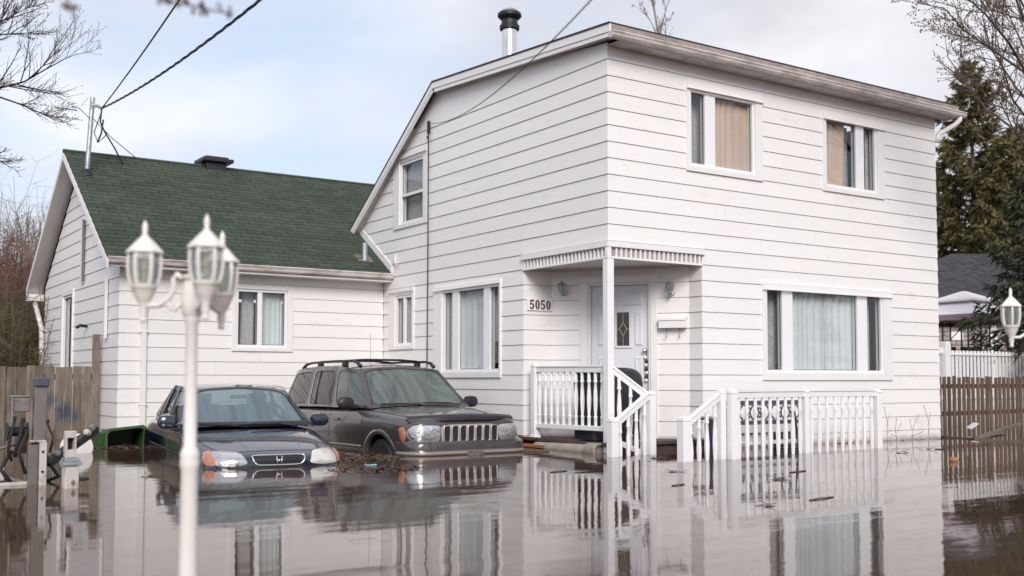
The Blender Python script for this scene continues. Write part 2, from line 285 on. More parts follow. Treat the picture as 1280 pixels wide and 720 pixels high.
# ------------------------------------------------------------------ mesh helpers
def V(*a): return Vector(a)
class MB:
    def __init__(s): s.v = []; s.f = []; s.mi = []; s.cur = 0
    def add(s, vs, fs, mi=None):
        o = len(s.v); s.v += [tuple(p) for p in vs]
        for f in fs: s.f.append(tuple(i+o for i in f)); s.mi.append(s.cur if mi is None else mi)
        return s
    def box(s, x0, y0, z0, x1, y1, z1, mi=None):
        vs = [(x0,y0,z0),(x1,y0,z0),(x1,y1,z0),(x0,y1,z0),(x0,y0,z1),(x1,y0,z1),(x1,y1,z1),(x0,y1,z1)]
        return s.add(vs, [(0,3,2,1),(4,5,6,7),(0,1,5,4),(1,2,6,5),(2,3,7,6),(3,0,4,7)], mi)
    def obox(s, o, a, b, c, mi=None):
        """box from corner o spanned by three edge vectors"""
        o, a, b, c = Vector(o), Vector(a), Vector(b), Vector(c)
        vs = [o, o+a, o+a+b, o+b, o+c, o+a+c, o+a+b+c, o+b+c]
        fs = [(0,3,2,1),(4,5,6,7),(0,1,5,4),(1,2,6,5),(2,3,7,6),(3,0,4,7)]
        if a.cross(b).dot(c) < 0: fs = [tuple(reversed(f)) for f in fs]
        return s.add(vs, fs, mi)
    def bar(s, p, q, wd, ht, upv=(0, 0, 1), mi=None):
        """rectangular bar from p to q, centred on the axis"""
        p, q = Vector(p), Vector(q); d = (q-p); side = d.cross(Vector(upv)).normalized(); u = side.cross(d).normalized()
        return s.obox(p-side*wd/2-u*ht/2, d, side*wd, u*ht, mi)
    def tube(s, pts, rad, n=6, mi=None, caps=True):
        pts = [Vector(p) for p in pts]; k = len(pts)
        rs = rad if isinstance(rad, (list, tuple)) else [rad]*k
        vs = []; prev = None
        for i, p in enumerate(pts):
            d = (pts[min(i+1, k-1)]-pts[max(i-1, 0)])
            if d.length < 1e-9: d = Vector((0, 0, 1))
            d.normalize()
            if prev is None:
                a = Vector((0, 0, 1)) if abs(d.z) < 0.9 else Vector((1, 0, 0))
                e1 = d.cross(a).normalized()
            else:
                e1 = (prev - d*prev.dot(d))
                if e1.length < 1e-6: e1 = d.orthogonal()
                e1.normalize()
            prev = e1; e2 = d.cross(e1)
            for j in range(n):
                t = 2*math.pi*j/n
                vs.append(p + (e1*math.cos(t)+e2*math.sin(t))*rs[i])
        fs = []
        for i in range(k-1):
            for j in range(n):
                a = i*n+j; b = i*n+(j+1) % n
                fs.append((a, b, b+n, a+n))
        if caps and n > 2:
            fs.append(tuple(range(n-1, -1, -1))); fs.append(tuple((k-1)*n+j for j in range(n)))
        return s.add(vs, fs, mi)
    def lathe(s, prof, c=(0, 0, 0), n=12, mi=None, rot=0.0, axis=None):
        """profile [(radius, height)] turned about z (or the given axis) at c"""
        c = Vector(c); vs = []; k = len(prof)
        if axis is None: e1, e2, e3 = V(1, 0, 0), V(0, 1, 0), V(0, 0, 1)
        else:
            e3 = Vector(axis).normalized(); e1 = e3.orthogonal().normalized(); e2 = e3.cross(e1)
        for r_, h in prof:
            for j in range(n):
                t = rot+2*math.pi*j/n
                vs.append(c+e1*(r_*math.cos(t))+e2*(r_*math.sin(t))+e3*h)
        fs = []
        for i in range(k-1):
            for j in range(n):
                a = i*n+j; b = i*n+(j+1) % n
                fs.append((a, b, b+n, a+n))
        if prof[0][0] > 1e-4: fs.append(tuple(range(n-1, -1, -1)))
        if prof[-1][0] > 1e-4: fs.append(tuple((k-1)*n+j for j in range(n)))
        return s.add(vs, fs, mi)
    def prism(s, poly, d, mi=None):
        """planar polygon (3D points) pushed along d"""
        d = Vector(d); p = [Vector(q) for q in poly]; n = len(p)
        nn = Vector((0, 0, 0))
        for i in range(n): nn += p[i].cross(p[(i+1) % n])
        vs = p+[q+d for q in p]
        fs = [tuple(range(n-1, -1, -1)), tuple(range(n, 2*n))]+[(i, (i+1) % n, n+(i+1) % n, n+i) for i in range(n)]
        if nn.dot(d) < 0: fs = [tuple(reversed(f)) for f in fs]
        return s.add(vs, fs, mi)
    def build(s, name, mats, parent=None, smooth=False, bevel=0.0, **props):
        me = bpy.data.meshes.new(name); me.from_pydata(s.v, [], s.f)
        if not isinstance(mats, (list, tuple)): mats = [mats]
        for m in mats: me.materials.append(MAT[m])
        if len(mats) > 1: me.polygons.foreach_set('material_index', s.mi)
        if smooth:
            me.polygons.foreach_set('use_smooth', [True]*len(me.polygons))
        me.update()
        o = bpy.data.objects.new(name, me); COL.objects.link(o)
        if parent: o.parent = parent
        if smooth == 'auto':
            me.set_sharp_from_angle(angle=R(38))
        if bevel:
            b = o.modifiers.new('bevel', 'BEVEL'); b.width = bevel; b.segments = 2; b.limit_method = 'ANGLE'
        for k, v in props.items(): o[k] = v
        return o
def thing(name, label, cat, loc=(0, 0, 0), rz=0.0, group=None):
    o = bpy.data.objects.new(name, None); COL.objects.link(o)
    o.empty_display_size = 0.2
    o.location = loc; o.rotation_euler = (0, 0, rz); o['label'] = label; o['category'] = cat
    if group: o['group'] = group
    return o
def tag(o, label, cat, group=None):
    o['label'] = label; o['category'] = cat
    if group: o['group'] = group
    return o
def dup(o, parent=None):
    c = o.copy(); COL.objects.link(c); c.parent = parent
    for ch in list(o.children): dup(ch, c)
    return c
def at(px, py, depth):
    """point of the place seen at a spot of the photograph, a given distance ahead of the camera"""
    d = fw + rt*((px-640)/1333.18) - up*((py-406.43)/1333.18)
    return CAM + d*depth
# ------------------------------------------------------------------ ground and water
g = MB(); n = 24
gv = []; gf = []
for i in range(n+1):
    for j in range(n+1):
        x = -1 + 2*i/n; y = -1 + 2*j/n
        X = math.copysign(abs(x)**3, x)*600; Y = math.copysign(abs(y)**3, y)*600
        gv.append((X, Y, -0.62+0.05*math.sin(X*0.3)*math.cos(Y*0.23)))
for i in range(n):
    for j in range(n):
        a = i*(n+1)+j; gf.append((a, a+n+1, a+n+2, a+1))
MB().add(gv, gf).build('ground', 'bed', kind='structure')
MB().add([(-600, -600, 0), (600, -600, 0), (600, 600, 0), (-600, 600, 0)], [(0, 1, 2, 3)]).build('water', 'water', kind='structure')

# ------------------------------------------------------------------ house
house = thing('house', 'white clapboard two-storey house with a green-roofed lower wing', 'house', (0, 0, 0))
LINE = [5.2102-0.22*k for k in range(0, 27)]

def clip_poly(poly, a, b, c):
    """keep a*u+b*z<=c"""
    res = []; n = len(poly)
    for i in range(n):
        p, q = poly[i], poly[(i+1) % n]
        dp = a*p[0]+b*p[1]-c; dq = a*q[0]+b*q[1]-c
        if dp <= 1e-9: res.append(p)
        if (dp < -1e-9 and dq > 1e-9) or (dp > 1e-9 and dq < -1e-9):
            t = dp/(dp-dq); res.append((p[0]+(q[0]-p[0])*t, p[1]+(q[1]-p[1])*t))
    return res
def clip_convex(poly, conv):
    area = sum(conv[i][0]*conv[(i+1) % len(conv)][1]-conv[(i+1) % len(conv)][0]*conv[i][1] for i in range(len(conv)))
    sgn = 1 if area > 0 else -1
    for i in range(len(conv)):
        p, q = conv[i], conv[(i+1) % len(conv)]
        a, b = sgn*(q[1]-p[1]), -sgn*(q[0]-p[0])
        poly = clip_poly(poly, a, b, a*p[0]+b*p[1])
        if len(poly) < 3: return []
    return poly
def rect_minus(rects, h):
    res = []
    for (a, b, c, d) in rects:
        if h[0] >= c or h[2] <= a or h[1] >= d or h[3] <= b: res.append((a, b, c, d)); continue
        if h[1] > b: res.append((a, b, c, h[1]))
        if h[3] < d: res.append((a, h[3], c, d))
        z0, z1 = max(b, h[1]), min(d, h[3])
        if h[0] > a: res.append((a, z0, h[0], z1))
        if h[2] < c: res.append((h[2], z0, c, z1))
    return res
class Face:
    """a wall face: origin, horizontal direction u, outward normal"""
    def __init__(s, o, u, n): s.o, s.u, s.n = Vector(o), Vector(u).normalized(), Vector(n).normalized()
    def p(s, u, z, t=0.0): return s.o + s.u*u + s.n*t + Vector((0, 0, z))
    def box(s, mb, u0, z0, u1, z1, t0, t1, mi=None):
        return mb.obox(s.p(u0, z0, t0), s.u*(u1-u0), s.n*(t1-t0), Vector((0, 0, z1-z0)), mi)

def make_wall(F, conv, holes, lines, mlo=None, mhi=None, depth=0.12, zmin=-0.3):
    """sheathing with real openings, and one lapped siding board object per course"""
    us = [p[0] for p in conv]; zs = [p[1] for p in conv]
    u0, u1, z0, z1 = min(us), max(us), min(zs), max(zs)
    rs = [(u0, z0, u1, z1)]
    for h in holes: rs = rect_minus(rs, h)
    sh = MB()
    for (a, b, c, d) in rs:
        poly = clip_convex([(a, b), (c, b), (c, d), (a, d)], conv)
        if len(poly) < 3: continue
        n = len(poly)
        sh.add([F.p(*p) for p in poly], [tuple(range(n))]); sh.add([F.p(p[0], p[1], -depth) for p in poly], [tuple(range(n-1, -1, -1))], 1)
    for h in holes:   # reveals
        if h[1] < 0.2: continue
        a, b, c, d = h; q = [(a, b), (c, b), (c, d), (a, d)]
        for i in range(4):
            p1, p2 = q[i], q[(i+1) % 4]
            sh.add([F.p(*p1), F.p(*p2), F.p(*p2, -depth), F.p(*p1, -depth)], [(0, 1, 2, 3)], 1)
    wall = sh.build('wall', ['sheathing', 'interior'], house)
    T1, T0 = 0.010, 0.023
    bounds = [z1+0.3]+list(lines)
    for k in range(len(bounds)-1):
        zt, zb = bounds[k]-0.0025, bounds[k+1]+0.003
        if zb > z1 or zt < zmin: continue
        rr = [(u0, zb, u1, zt)]
        for h in holes: rr = rect_minus(rr, h)
        cuts = []
        for (a, b, c, d) in rr:      # long runs are two lengths butted together
            if c-a > 3.0 and d-b > 0.1:
                q = a+(c-a)*(0.28+0.44*((k*0.618+len(holes)*0.37) % 1)); cuts += [(a, b, q-0.0012, d), (q+0.0012, b, c, d)]
            else: cuts.append((a, b, c, d))
        rr = cuts
        ht = 0.22
        top = bounds[k+1]+ht
        for (a, b, c, d) in rr:
            poly = clip_convex([(a, b), (c, b), (c, d), (a, d)], conv)
            if len(poly) < 3 or d-b < 0.004: continue
            mb = MB(); n = len(poly); fr = []; bk = []
            for (u, z) in poly:
                t = T1+(T0-T1)*max(0, min(1, (top-z)/ht))
                uu = u
                if mlo is not None and abs(u-u0) < 1e-4: uu = u-mlo*t
                if mhi is not None and abs(u-u1) < 1e-4: uu = u+mhi*t
                fr.append(F.p(uu, z, t)); bk.append(F.p(u, z, 0.001))
            fs = [tuple(range(n))]+[((i+1) % n, i, n+i, n+(i+1) % n) for i in range(n)]
            mb.add(fr+bk, fs).build('siding_board', 'siding', wall)
    return wall

# faces:  right-hand front (facing -y), gable side (facing -x), wing front, wing gable end
FR = Face((0, 0, 0), (1, 0, 0), (0, -1, 0))
FL = Face((0, 0, 0), (0, 1, 0), (-1, 0, 0))       # u = y
FW = Face((-4.627, 6.443, 0), (1, 0, 0), (0, -1, 0))  # u = x+4.627
FE = Face((-4.627, 6.443, 0), (0, 1, 0), (-1, 0, 0))  # u = y-6.443

class Win:
    def __init__(s, face, trim, glass, head=0.0, cur=None, mid=None, name='window'):
        s.face, s.trim, s.glass, s.head, s.cur, s.mid = face, trim, glass, head, cur, mid
        u0 = min(g[0] for g in glass); u1 = max(g[2] for g in glass); z0 = min(g[1] for g in glass); z1 = max(g[3] for g in glass)
        s.ext = (u0, z0, u1, z1)
        s.hole = (u0-0.045, z0-0.045, u1+0.045, z1+0.045)
wins_R = [Win(FR, (1.383, 3.87, 2.896, 5.14), [(1.488, 3.99, 1.753, 4.99), (1.955, 3.99, 2.697, 4.99)], 0.10, 'beige1'),
          Win(FR, (4.22, 3.87, 5.701, 5.10), [(4.33, 3.99, 5.029, 4.99), (5.225, 3.99, 5.483, 4.99)], 0.10, 'beige2'),
          Win(FR, (2.856, 0.955, 5.827, 2.39), [(2.972, 1.11, 3.292, 2.305), (3.52, 1.11, 5.0, 2.305), (5.242, 1.11, 5.569, 2.305)], 0.10, 'white')]
wins_L = [Win(FL, (4.81, 3.62, 6.04, 4.93), [(5.0, 4.225, 5.77, 4.74), (5.0, 3.735, 5.77, 4.175)], 0.07, 'halfblind'),
          Win(FL, (2.53, 0.99, 4.573, 2.48), [(2.617, 1.125, 2.869, 2.375), (3.053, 1.125, 3.799, 2.375), (4.001, 1.125, 4.259, 2.375)], 0.05, 'sheer'),
          Win(FL, (5.26, 1.487, 6.199, 2.56), [(5.376, 1.60, 5.60, 2.39), (5.69, 1.60, 5.92, 2.39)], 0.05, 'sheer2')]
wins_W = [Win(FW, (1.798, 1.43, 2.871, 2.545), [(1.91, 1.54, 2.243, 2.43), (2.327, 1.54, 2.725, 2.43)], 0.0, 'lace')]
wins_E = [Win(FE, (3.30, 0.3, 4.32, 2.62), [(3.42, 0.45, 4.18, 2.48)], 0.0, 'dark')]

def frame_and_glass(W):
    F = W.face; u0, z0, u1, z1 = W.ext; a, b, c, d = W.trim
    e = 0.045
    tr = MB()    # flat surround boards, head board proud with a drip edge
    hu0, hz0, hu1, hz1 = u0-e, z0-e, u1+e, z1+e
    F.box(tr, a, hz0, hu0, d-W.head, 0.002, 0.040); F.box(tr, hu1, hz0, c, d-W.head, 0.002, 0.040)
    F.box(tr, a, b, c, hz0, 0.002, 0.043)
    if W.head > 0:
        F.box(tr, a, d-W.head, c, d, 0.002, 0.048)
        F.box(tr, a-0.01, d-W.head-0.016, c+0.01, d-W.head-0.002, 0.052, 0.075)
        if hz1 < d-W.head: F.box(tr, hu0, hz1, hu1, d-W.head-0.001, 0.002, 0.030)
    else:
        F.box(tr, a, d, c, d-0.001 if d-0.001 > hz1 else d, 0.002, 0.040) if False else F.box(tr, hu0, hz1, hu1, d, 0.002, 0.038)
    win = tr.build('window', 'trim', house, bevel=0.004)
    fr = MB()
    F.box(fr, hu0, hz0, u0, hz1, -0.09, 0.016); F.box(fr, u1, hz0, hu1, hz1, -0.09, 0.016)
    F.box(fr, u0, hz0, u1, z0, -0.09, 0.018); F.box(fr, u0, z1, u1, hz1, -0.09, 0.014)
    gs = sorted(W.glass)
    horiz = abs(gs[0][0]-gs[-1][0]) < 0.01 and len(gs) > 1
    if horiz:
        gz = sorted(W.glass, key=lambda g_: g_[1])
        F.box(fr, u0, gz[0][3], u1, gz[1][1], -0.085, 0.008)
    else:
        for i in range(len(gs)-1): F.box(fr, gs[i][2], z0, gs[i+1][0], z1, -0.088, 0.010)
    fr.build('frame', 'vinyl', win, bevel=0.005)
    for gi, (ga, gb, gc, gd) in enumerate(W.glass):
        t = -0.030 if not (horiz and gb > z0+0.1) else -0.018
        m = MB()
        F.box(m, ga, gb, gc, gd, t-0.006, t); m.build('pane', 'pane', win)
        if gi == 0:
            m = MB()     # dark seal round the glass
        m2 = MB(); s_ = 0.009
        F.box(m2, ga, gb, ga+s_, gd, t, t+0.004); F.box(m2, gc-s_, gb, gc, gd, t, t+0.004)
        F.box(m2, ga+s_, gb, gc-s_, gb+s_, t, t+0.004); F.box(m2, ga+s_, gd-s_, gc-s_, gd, t, t+0.004)
        m2.build('seal', 'black_plastic', win)
    return win
def curtain(W, win, ua, ub, za, zb, m, t=-0.16, waves=9, amp=0.02, taper=0.0, skew=0.0):
    F = W.face; nu = waves*6; vs = []; fs = []; nz_ = 8
    for j in range(nz_+1):
        for i in range(nu+1):
            f = i/nu; h = j/nz_
            lo, hi = ua+skew*(1-h), ub-taper*(1-h)
            u = lo+(hi-lo)*f
            o = amp*(0.55+0.6*math.sin(f*4.3+ua*7))*math.sin(f*waves*2*math.pi+1.9*math.sin(f*6+ua*3)+0.25*h*math.sin(f*17))*(0.75+0.25*math.sin(h*2+f*9))+0.3*amp*math.sin(f*31)
            vs.append(F.p(u, za+(zb-za)*h, t+o))
    for j in range(nz_):
        for i in range(nu):
            a = j*(nu+1)+i; fs.append((a, a+1, a+nu+2, a+nu+1))
    MB().add(vs, fs).build('curtain', m, win, smooth=True)  # curtains, and a few grey sheets standing in for reflections

PA, PB = Vector((0.491, 1.956)), Vector((1.668, 0.234))     # the porch is a corner cut by a slanting door wall
dv = (PB-PA); PL = dv.length; dv.normalize(); nv = Vector((dv.y, -dv.x))
FD = Face((PA.x, PA.y, 0), (dv.x, dv.y, 0), (nv.x, nv.y, 0))
FPA = Face((0, 1.956, 0), (1, 0, 0), (0, -1, 0))
FPC = Face((1.668, 0, 0), (0, 1, 0), (-1, 0, 0))
PT = 2.70
convL = [(0, -0.35), (7.3, -0.35), (7.3, 4.0), (4.66, 5.87), (0, 5.43)]
convR = [(0, -0.35), (7.09, -0.35), (7.09, 5.43), (0, 5.43)]
make_wall(FR, convR, [w_.trim for w_ in wins_R]+[(-0.1, -0.4, 1.668, PT)], LINE, mlo=1, mhi=0)
make_wall(FL, convL, [w_.trim for w_ in wins_L]+[(-0.1, -0.4, 1.956, PT)], LINE, mlo=1)
make_wall(FPA, [(0, -0.1), (0.491, -0.1), (0.491, 2.62), (0, 2.62)], [], LINE, mlo=1)
DF = (0.464, 0.0, 1.621, 2.47)      # door trim on the slanting wall, u along the wall
make_wall(FD, [(0, -0.1), (PL, -0.1), (PL, 2.62), (0, 2.62)], [DF], LINE)
make_wall(FPC, [(0, -0.1), (0.234, -0.1), (0.234, 2.62), (0, 2.62)], [], LINE, mlo=1)
make_wall(FW, [(0, -0.35), (4.60, -0.35), (4.60, 2.72), (0, 2.72)], [w_.trim for w_ in wins_W], LINE, mlo=1)
EZ = lambda y: 2.74+0.649*(y-6.1)-0.05
make_wall(FE, [(0, -0.35), (6.06, -0.35), (6.06, 2.80), (3.09, 4.80), (0, 2.80)], [w_.trim for w_ in wins_E], LINE, mlo=1)
# plain back walls and floors close the shell
bk = MB()
bk.box(7.0, 0.13, -0.3, 7.12, 7.3, 5.42); bk.box(0.13, 7.3, -0.3, 7.12, 7.42, 4.3)
bk.box(-4.5, 12.50, -0.3, 2.6, 12.62, 2.7); bk.box(2.5, 7.43, -0.3, 2.62, 12.49, 2.7)
bk.build('back_wall', 'siding', house)
fl = MB(); fl.box(0.14, 2.2, 2.55, 6.98, 7.28, 2.75); fl.box(1.8, 0.14, 2.56, 6.98, 2.19, 2.74)
fl.box(3.0, 2.2, 0.1, 3.1, 7.2, 2.5); fl.box(0.14, 4.65, 0.1, 2.98, 4.75, 2.5); fl.box(3.8, 0.15, 2.8, 3.9, 7.2, 5.4); fl.box(0.14, 3.2, 2.8, 3.78, 3.3, 5.4)
fl.build('inner_floor', 'interior', house)

for W in wins_R+wins_L+wins_W+wins_E:
    W.obj = frame_and_glass(W)
W = wins_R[0]; curtain(W, W.obj, 2.02, 2.80, 3.95, 5.02, 'curtain_beige', -0.10, waves=7); curtain(W, W.obj, 1.49, 2.0, 3.95, 5.02, 'lace_and_reflection', -0.24, 4)
W = wins_R[1]; curtain(W, W.obj, 4.33, 4.90, 3.95, 5.02, 'curtain_beige', -0.11, waves=7, taper=0.06); curtain(W, W.obj, 4.95, 5.14, 3.95, 5.02, 'lace_and_reflection', -0.26, 2); curtain(W, W.obj, 5.44, 5.64, 3.95, 5.02, 'lace_and_reflection', -0.13, 3)
W = wins_R[2]; curtain(W, W.obj, 3.54, 4.36, 1.0, 2.33, 'curtain_white', -0.11, waves=6, amp=0.022); curtain(W, W.obj, 4.36, 5.02, 1.0, 2.33, 'curtain_white', -0.11, waves=5, amp=0.022, taper=-0.05)
curtain(W, W.obj, 2.98, 3.52, 1.0, 2.33, 'lace_and_reflection', -0.22, 4, amp=0.01); curtain(W, W.obj, 5.26, 5.58, 1.0, 2.33, 'lace_and_reflection', -0.22, 3, amp=0.01)
W = wins_L[0]; curtain(W, W.obj, 5.05, 6.0, 4.2, 4.8, 'lace_and_reflection', -0.13, 4, amp=0.008); curtain(W, W.obj, 5.25, 6.0, 3.7, 4.2, 'lace_and_reflection', -0.15, 4, amp=0.008)  # upper sheet added: its grey stands in for branches reflected in the sash
W = wins_L[1]; curtain(W, W.obj, 3.08, 4.0, 1.0, 2.42, 'curtain_white', -0.10, waves=6, amp=0.02); curtain(W, W.obj, 4.04, 4.5, 1.0, 2.42, 'lace_and_reflection', -0.12, 3, amp=0.008)  # grey sheet added in place of the reflection on the left side pane
curtain(W, W.obj, 2.7, 2.92, 1.55, 2.42, 'lace_and_reflection', -0.12, 2, amp=0.008)  # another added grey sheet, imitating the reflection on the right side pane
W = wins_L[2]; curtain(W, W.obj, 5.68, 5.94, 1.5, 2.42, 'curtain_white', waves=4); curtain(W, W.obj, 5.36, 5.62, 1.5, 2.42, 'lace_and_reflection', -0.6, 4)
W = wins_W[0]; curtain(W, W.obj, 2.30, 2.74, 1.45, 2.45, 'curtain_white', waves=5, amp=0.02); curtain(W, W.obj, 2.05, 2.26, 1.5, 2.45, 'lace_and_reflection', -0.22, 3, skew=-0.03)

# ---- two-storey roof: low front slope, break, steep back slope
RK = -0.18; XR = 7.40
def slab(name, m, pts, x0, x1, th, parent, drop=None):
    mb = MB()
    for (p, q) in zip(pts[:-1], pts[1:]):
        p, q = Vector((0, *p)), Vector((0, *q)); d = q-p; nn = Vector((1, 0, 0)).cross(d).normalized()
        mb.obox(Vector((x0, p.y, p.z)), Vector((x1-x0, 0, 0)), d, -nn*th if nn.z > 0 else nn*th)
    return mb.build(name, m, parent)
roof = MB()
top = [(-0.27, 5.605), (4.40, 5.915), (7.62, 3.73)]
for (p, q) in zip(top[:-1], top[1:]):
    d = Vector((0, q[0]-p[0], q[1]-p[1]))
    roof.obox((RK-0.012, p[0], p[1]-0.02), (XR-RK+0.02, 0, 0), d, (0, 0, 0.022))
roof = roof.build('roof', 'roof_edge', house)
fa = MB()
for (p, q, mi) in ((top[0], top[1], 0), (top[1], top[2], 0)):
    d = Vector((0, q[0]-p[0], q[1]-p[1])); fa.obox((RK, p[0]+0.0, p[1]-0.125), (0.025, 0, 0), d, (0, 0, 0.104))
    fa.obox((RK+0.012, p[0]+0.02, p[1]-0.185), (0.02, 0, 0), d*0.985, (0, 0, 0.058))
fa.build('rake_board', 'trim', roof)
so = MB()
sp = [(-0.25, 5.425), (4.62, 5.765), (7.58, 3.60)]
for (p, q) in zip(sp[:-1], sp[1:]):
    d = Vector((0, q[0]-p[0], q[1]-p[1])); so.obox((RK+0.03, p[0], p[1]+0.015), (-RK-0.0, 0, 0), d, (0, 0, 0.02))
so.box(0.0, -0.26, 5.385, XR-0.02, -0.001, 5.405)
so.build('soffit', 'soffit', roof)
ff = MB(); ff.box(RK+0.03, -0.268, 5.47, XR, -0.245, 5.584); ff.box(XR-0.025, -0.244, 5.41, XR, 4.4, 5.60)
for i in range(5): ff.box(0.8+i*1.35, -0.272, 5.50, 1.1+i*1.35, -0.269, 5.58)
ff.build('fascia', 'fascia_weathered', roof)
gu = MB(); prof = [(-0.27, 5.475), (-0.375, 5.475), (-0.38, 5.46), (-0.365, 5.44), (-0.36, 5.415), (-0.335, 5.385), (-0.27, 5.385)]
gu.prism([(RK-0.02, y, z) for y, z in prof], (XR-RK+0.10, 0, 0))
gu.build('gutter', 'gutter', roof, bevel=0.004)
MB().tube([(7.36, -0.30, 5.40), (7.36, -0.30, 5.34), (7.33, -0.24, 5.27), (7.15, -0.05, 5.13), (7.13, -0.04, 5.06), (7.13, -0.04, 4.98)], 0.045, 8).build('downspout', 'trim', roof, smooth=True)
# stack for the stove
st = MB(); c = (0.435, 3.0)
st.lathe([(0.12, 5.75), (0.12, 6.52)], (*c, 0), 24); st.cur = 1
st.lathe([(0.13, 6.50), (0.155, 6.51), (0.16, 6.57), (0.135, 6.585), (0.125, 6.66), (0.16, 6.69), (0.19, 6.72), (0.19, 6.765), (0.165, 6.785)], (*c, 0), 24)
st.cur = 2; st.lathe([(0.165, 6.786), (0.12, 6.83), (0.0, 6.845)], (*c, 0), 24)
st.build('chimney_pipe', ['stainless', 'black_metal', 'galvanised'], roof, smooth='auto')

# ---- wing roof with shingle tabs
def zf(y): return 2.85+0.649*(y-6.1)
wing = MB()
ny = 9.545
def slope_piece(mb, x0, x1, ya, yb, lift, th):
    d = Vector((0, yb-ya, zf(yb)-zf(ya))); mb.obox((x0, ya, zf(ya)+lift-th), (x1-x0, 0, 0), d, (0, 0, th))
slope_piece(wing, -4.905, -0.005, 6.06, 7.60, -0.012, 0.05); slope_piece(wing, -4.905, 2.5, 7.601, ny, -0.012, 0.05)
zr = zf(ny); d = Vector((0, 12.97-ny, zf(6.12)-zr)); wing.obox((-4.905, ny+0.001, zr-0.06), (7.4, 0, 0), d, (0, 0, 0.05))
wroof = wing.build('roof', 'roof_edge', house)
sh = MB(); rows = 30; step = (ny-6.05)/rows; rr = random.Random(3)
for k in range(rows):
    ya = 6.05+k*step; xlim = -0.01 if ya < 7.45 else 2.5
    x = -4.915-(0.15 if k % 2 else 0.0)
    while x < xlim:
        xa, xb = max(x+0.004, -4.92), min(x+0.296, xlim)
        if xb-xa > 0.03:
            l0 = 0.020+rr.uniform(-0.004, 0.007); l1 = 0.004
            yb = ya+step*1.03; y0 = ya-rr.uniform(0, 0.006)
            z0, z1 = zf(y0), zf(yb)
            sh.add([(xa, y0, z0-0.008), (xb, y0, z0-0.008), (xb, y0, z0+l0), (xa, y0, z0+l0), (xa, yb, z1+l1), (xb, yb, z1+l1)],
                   [(0, 1, 2, 3), (3, 2, 5, 4), (0, 3, 4), (1, 5, 2)])
        x += 0.305
o = sh.build('shingles', 'shingle_green', wroof, kind='stuff')
sb = MB()
for k in range(28):
    ya = ny+0.002+k*0.122; f = lambda y: zr+(zf(6.12)-zr)*(y-ny)/(12.97-ny)
    sb.add([(-4.92, ya, f(ya)+0.006), (2.5, ya, f(ya)+0.006), (2.5, ya+0.122, f(ya+0.122)+0.014), (-4.92, ya+0.122, f(ya+0.122)+0.014), (-4.92, ya+0.122, f(ya+0.122)-0.005), (2.5, ya+0.122, f(ya+0.122)-0.005)], [(0, 1, 2, 3), (3, 2, 5, 4)])
sb.build('back_shingles', 'shingle_green', wroof, kind='stuff')
MB().tube([(-4.93, ny, zr+0.012), (2.5, ny, zr+0.012)], 0.035, 6).build('ridge_cap', 'shingle_green', wroof)
rk = MB()
for (ya, za, yb, zb) in ((6.03, zf(6.03)-0.02, ny, zr-0.02), (ny+0.001, zr-0.02, 12.99, zf(6.10)-0.02)):
    rk.obox((-4.93, ya, za-0.13), (0.024, 0, 0), (0, yb-ya, zb-za), (0, 0, 0.118))
rk.obox((-4.929, 12.70, 2.56), (0.3, 0, 0), (0, 0.28, 0), (0, 0, 0.14))
rk.build('rake_board', 'trim', wroof)
sf = MB()
for (ya, za, yb, zb) in ((6.2, zf(6.2)-0.155, ny, zr-0.155), (ny+0.001, zr-0.155, 12.95, zf(6.12)-0.155)):
    sf.obox((-4.905, ya, za), (0.278, 0, 0), (0, yb-ya, zb-za), (0, 0, 0.02))
sf.box(-4.6, 6.09, 2.70, -0.02, 6.442, 2.72)
sf.build('soffit', 'soffit_pale', wroof)
gg = MB(); prof = [(6.10, 2.845), (6.005, 2.845), (6.0, 2.83), (6.02, 2.80), (6.03, 2.765), (6.05, 2.745), (6.10, 2.745)]
gg.prism([(-4.91, y, z) for y, z in prof], (4.89, 0, 0)); gg.box(-4.90, 6.10, 2.70, -0.02, 6.12, 2.83)
gg.build('gutter', 'gutter', wroof, bevel=0.004)
fb = MB(); fb.obox((-0.035, 6.1, 2.86), (0.03, 0, 0), (0, 1.30, 0.649*1.30), (0, 0.0, 0.14)); fb.build('flashing_board', 'trim', wroof)
vt = MB(); vt.box(-2.32, 9.44, zr-0.08, -1.94, 9.80, zr+0.10); vt.build('roof_vent', 'black_plastic', wroof, bevel=0.01)
v2 = MB(); v2.prism([(-2.44, 9.34, zr+0.10), (-1.82, 9.34, zr+0.10), (-1.82, 9.9, zr+0.10), (-2.44, 9.9, zr+0.10)], (0, 0, 0.07)); v2.box(-2.36, 9.42, zr+0.171, -1.90, 9.82, zr+0.215)
v2.build('vent_hood', 'black_plastic', wroof, bevel=0.012)
pv = MB(); pv.tube([(-0.37, 6.50, 3.08), (-0.37, 6.50, 3.42)], 0.05, 12); pv.cur = 1
pv.obox((-0.52, 6.42, zf(6.42)+0.012), (0.30, 0, 0), (0, 0.24, 0.649*0.24), (0, 0, 0.008))
pv.build('vent_pipe', ['galvanised', 'dull_steel'], wroof, smooth='auto')
ms = MB(); ms.tube([(-4.68, 8.767, 4.45), (-4.60, 8.767, 5.95)], 0.042, 12); ms.cur = 1
ms.lathe([(0.13, 4.53), (0.12, 4.57), (0.07, 4.63), (0.05, 4.66)], (-4.675, 8.767, 0), 14)
ms.cur = 0; ms.tube([(-4.62, 8.72, 5.80), (-4.52, 8.70, 5.79), (-4.46, 8.70, 5.76)], 0.03, 8); ms.box(-4.64, 8.715, 5.74, -4.57, 8.74, 5.86)
ms.build('service_mast', ['galvanised', 'black_metal'], wroof, smooth='auto')
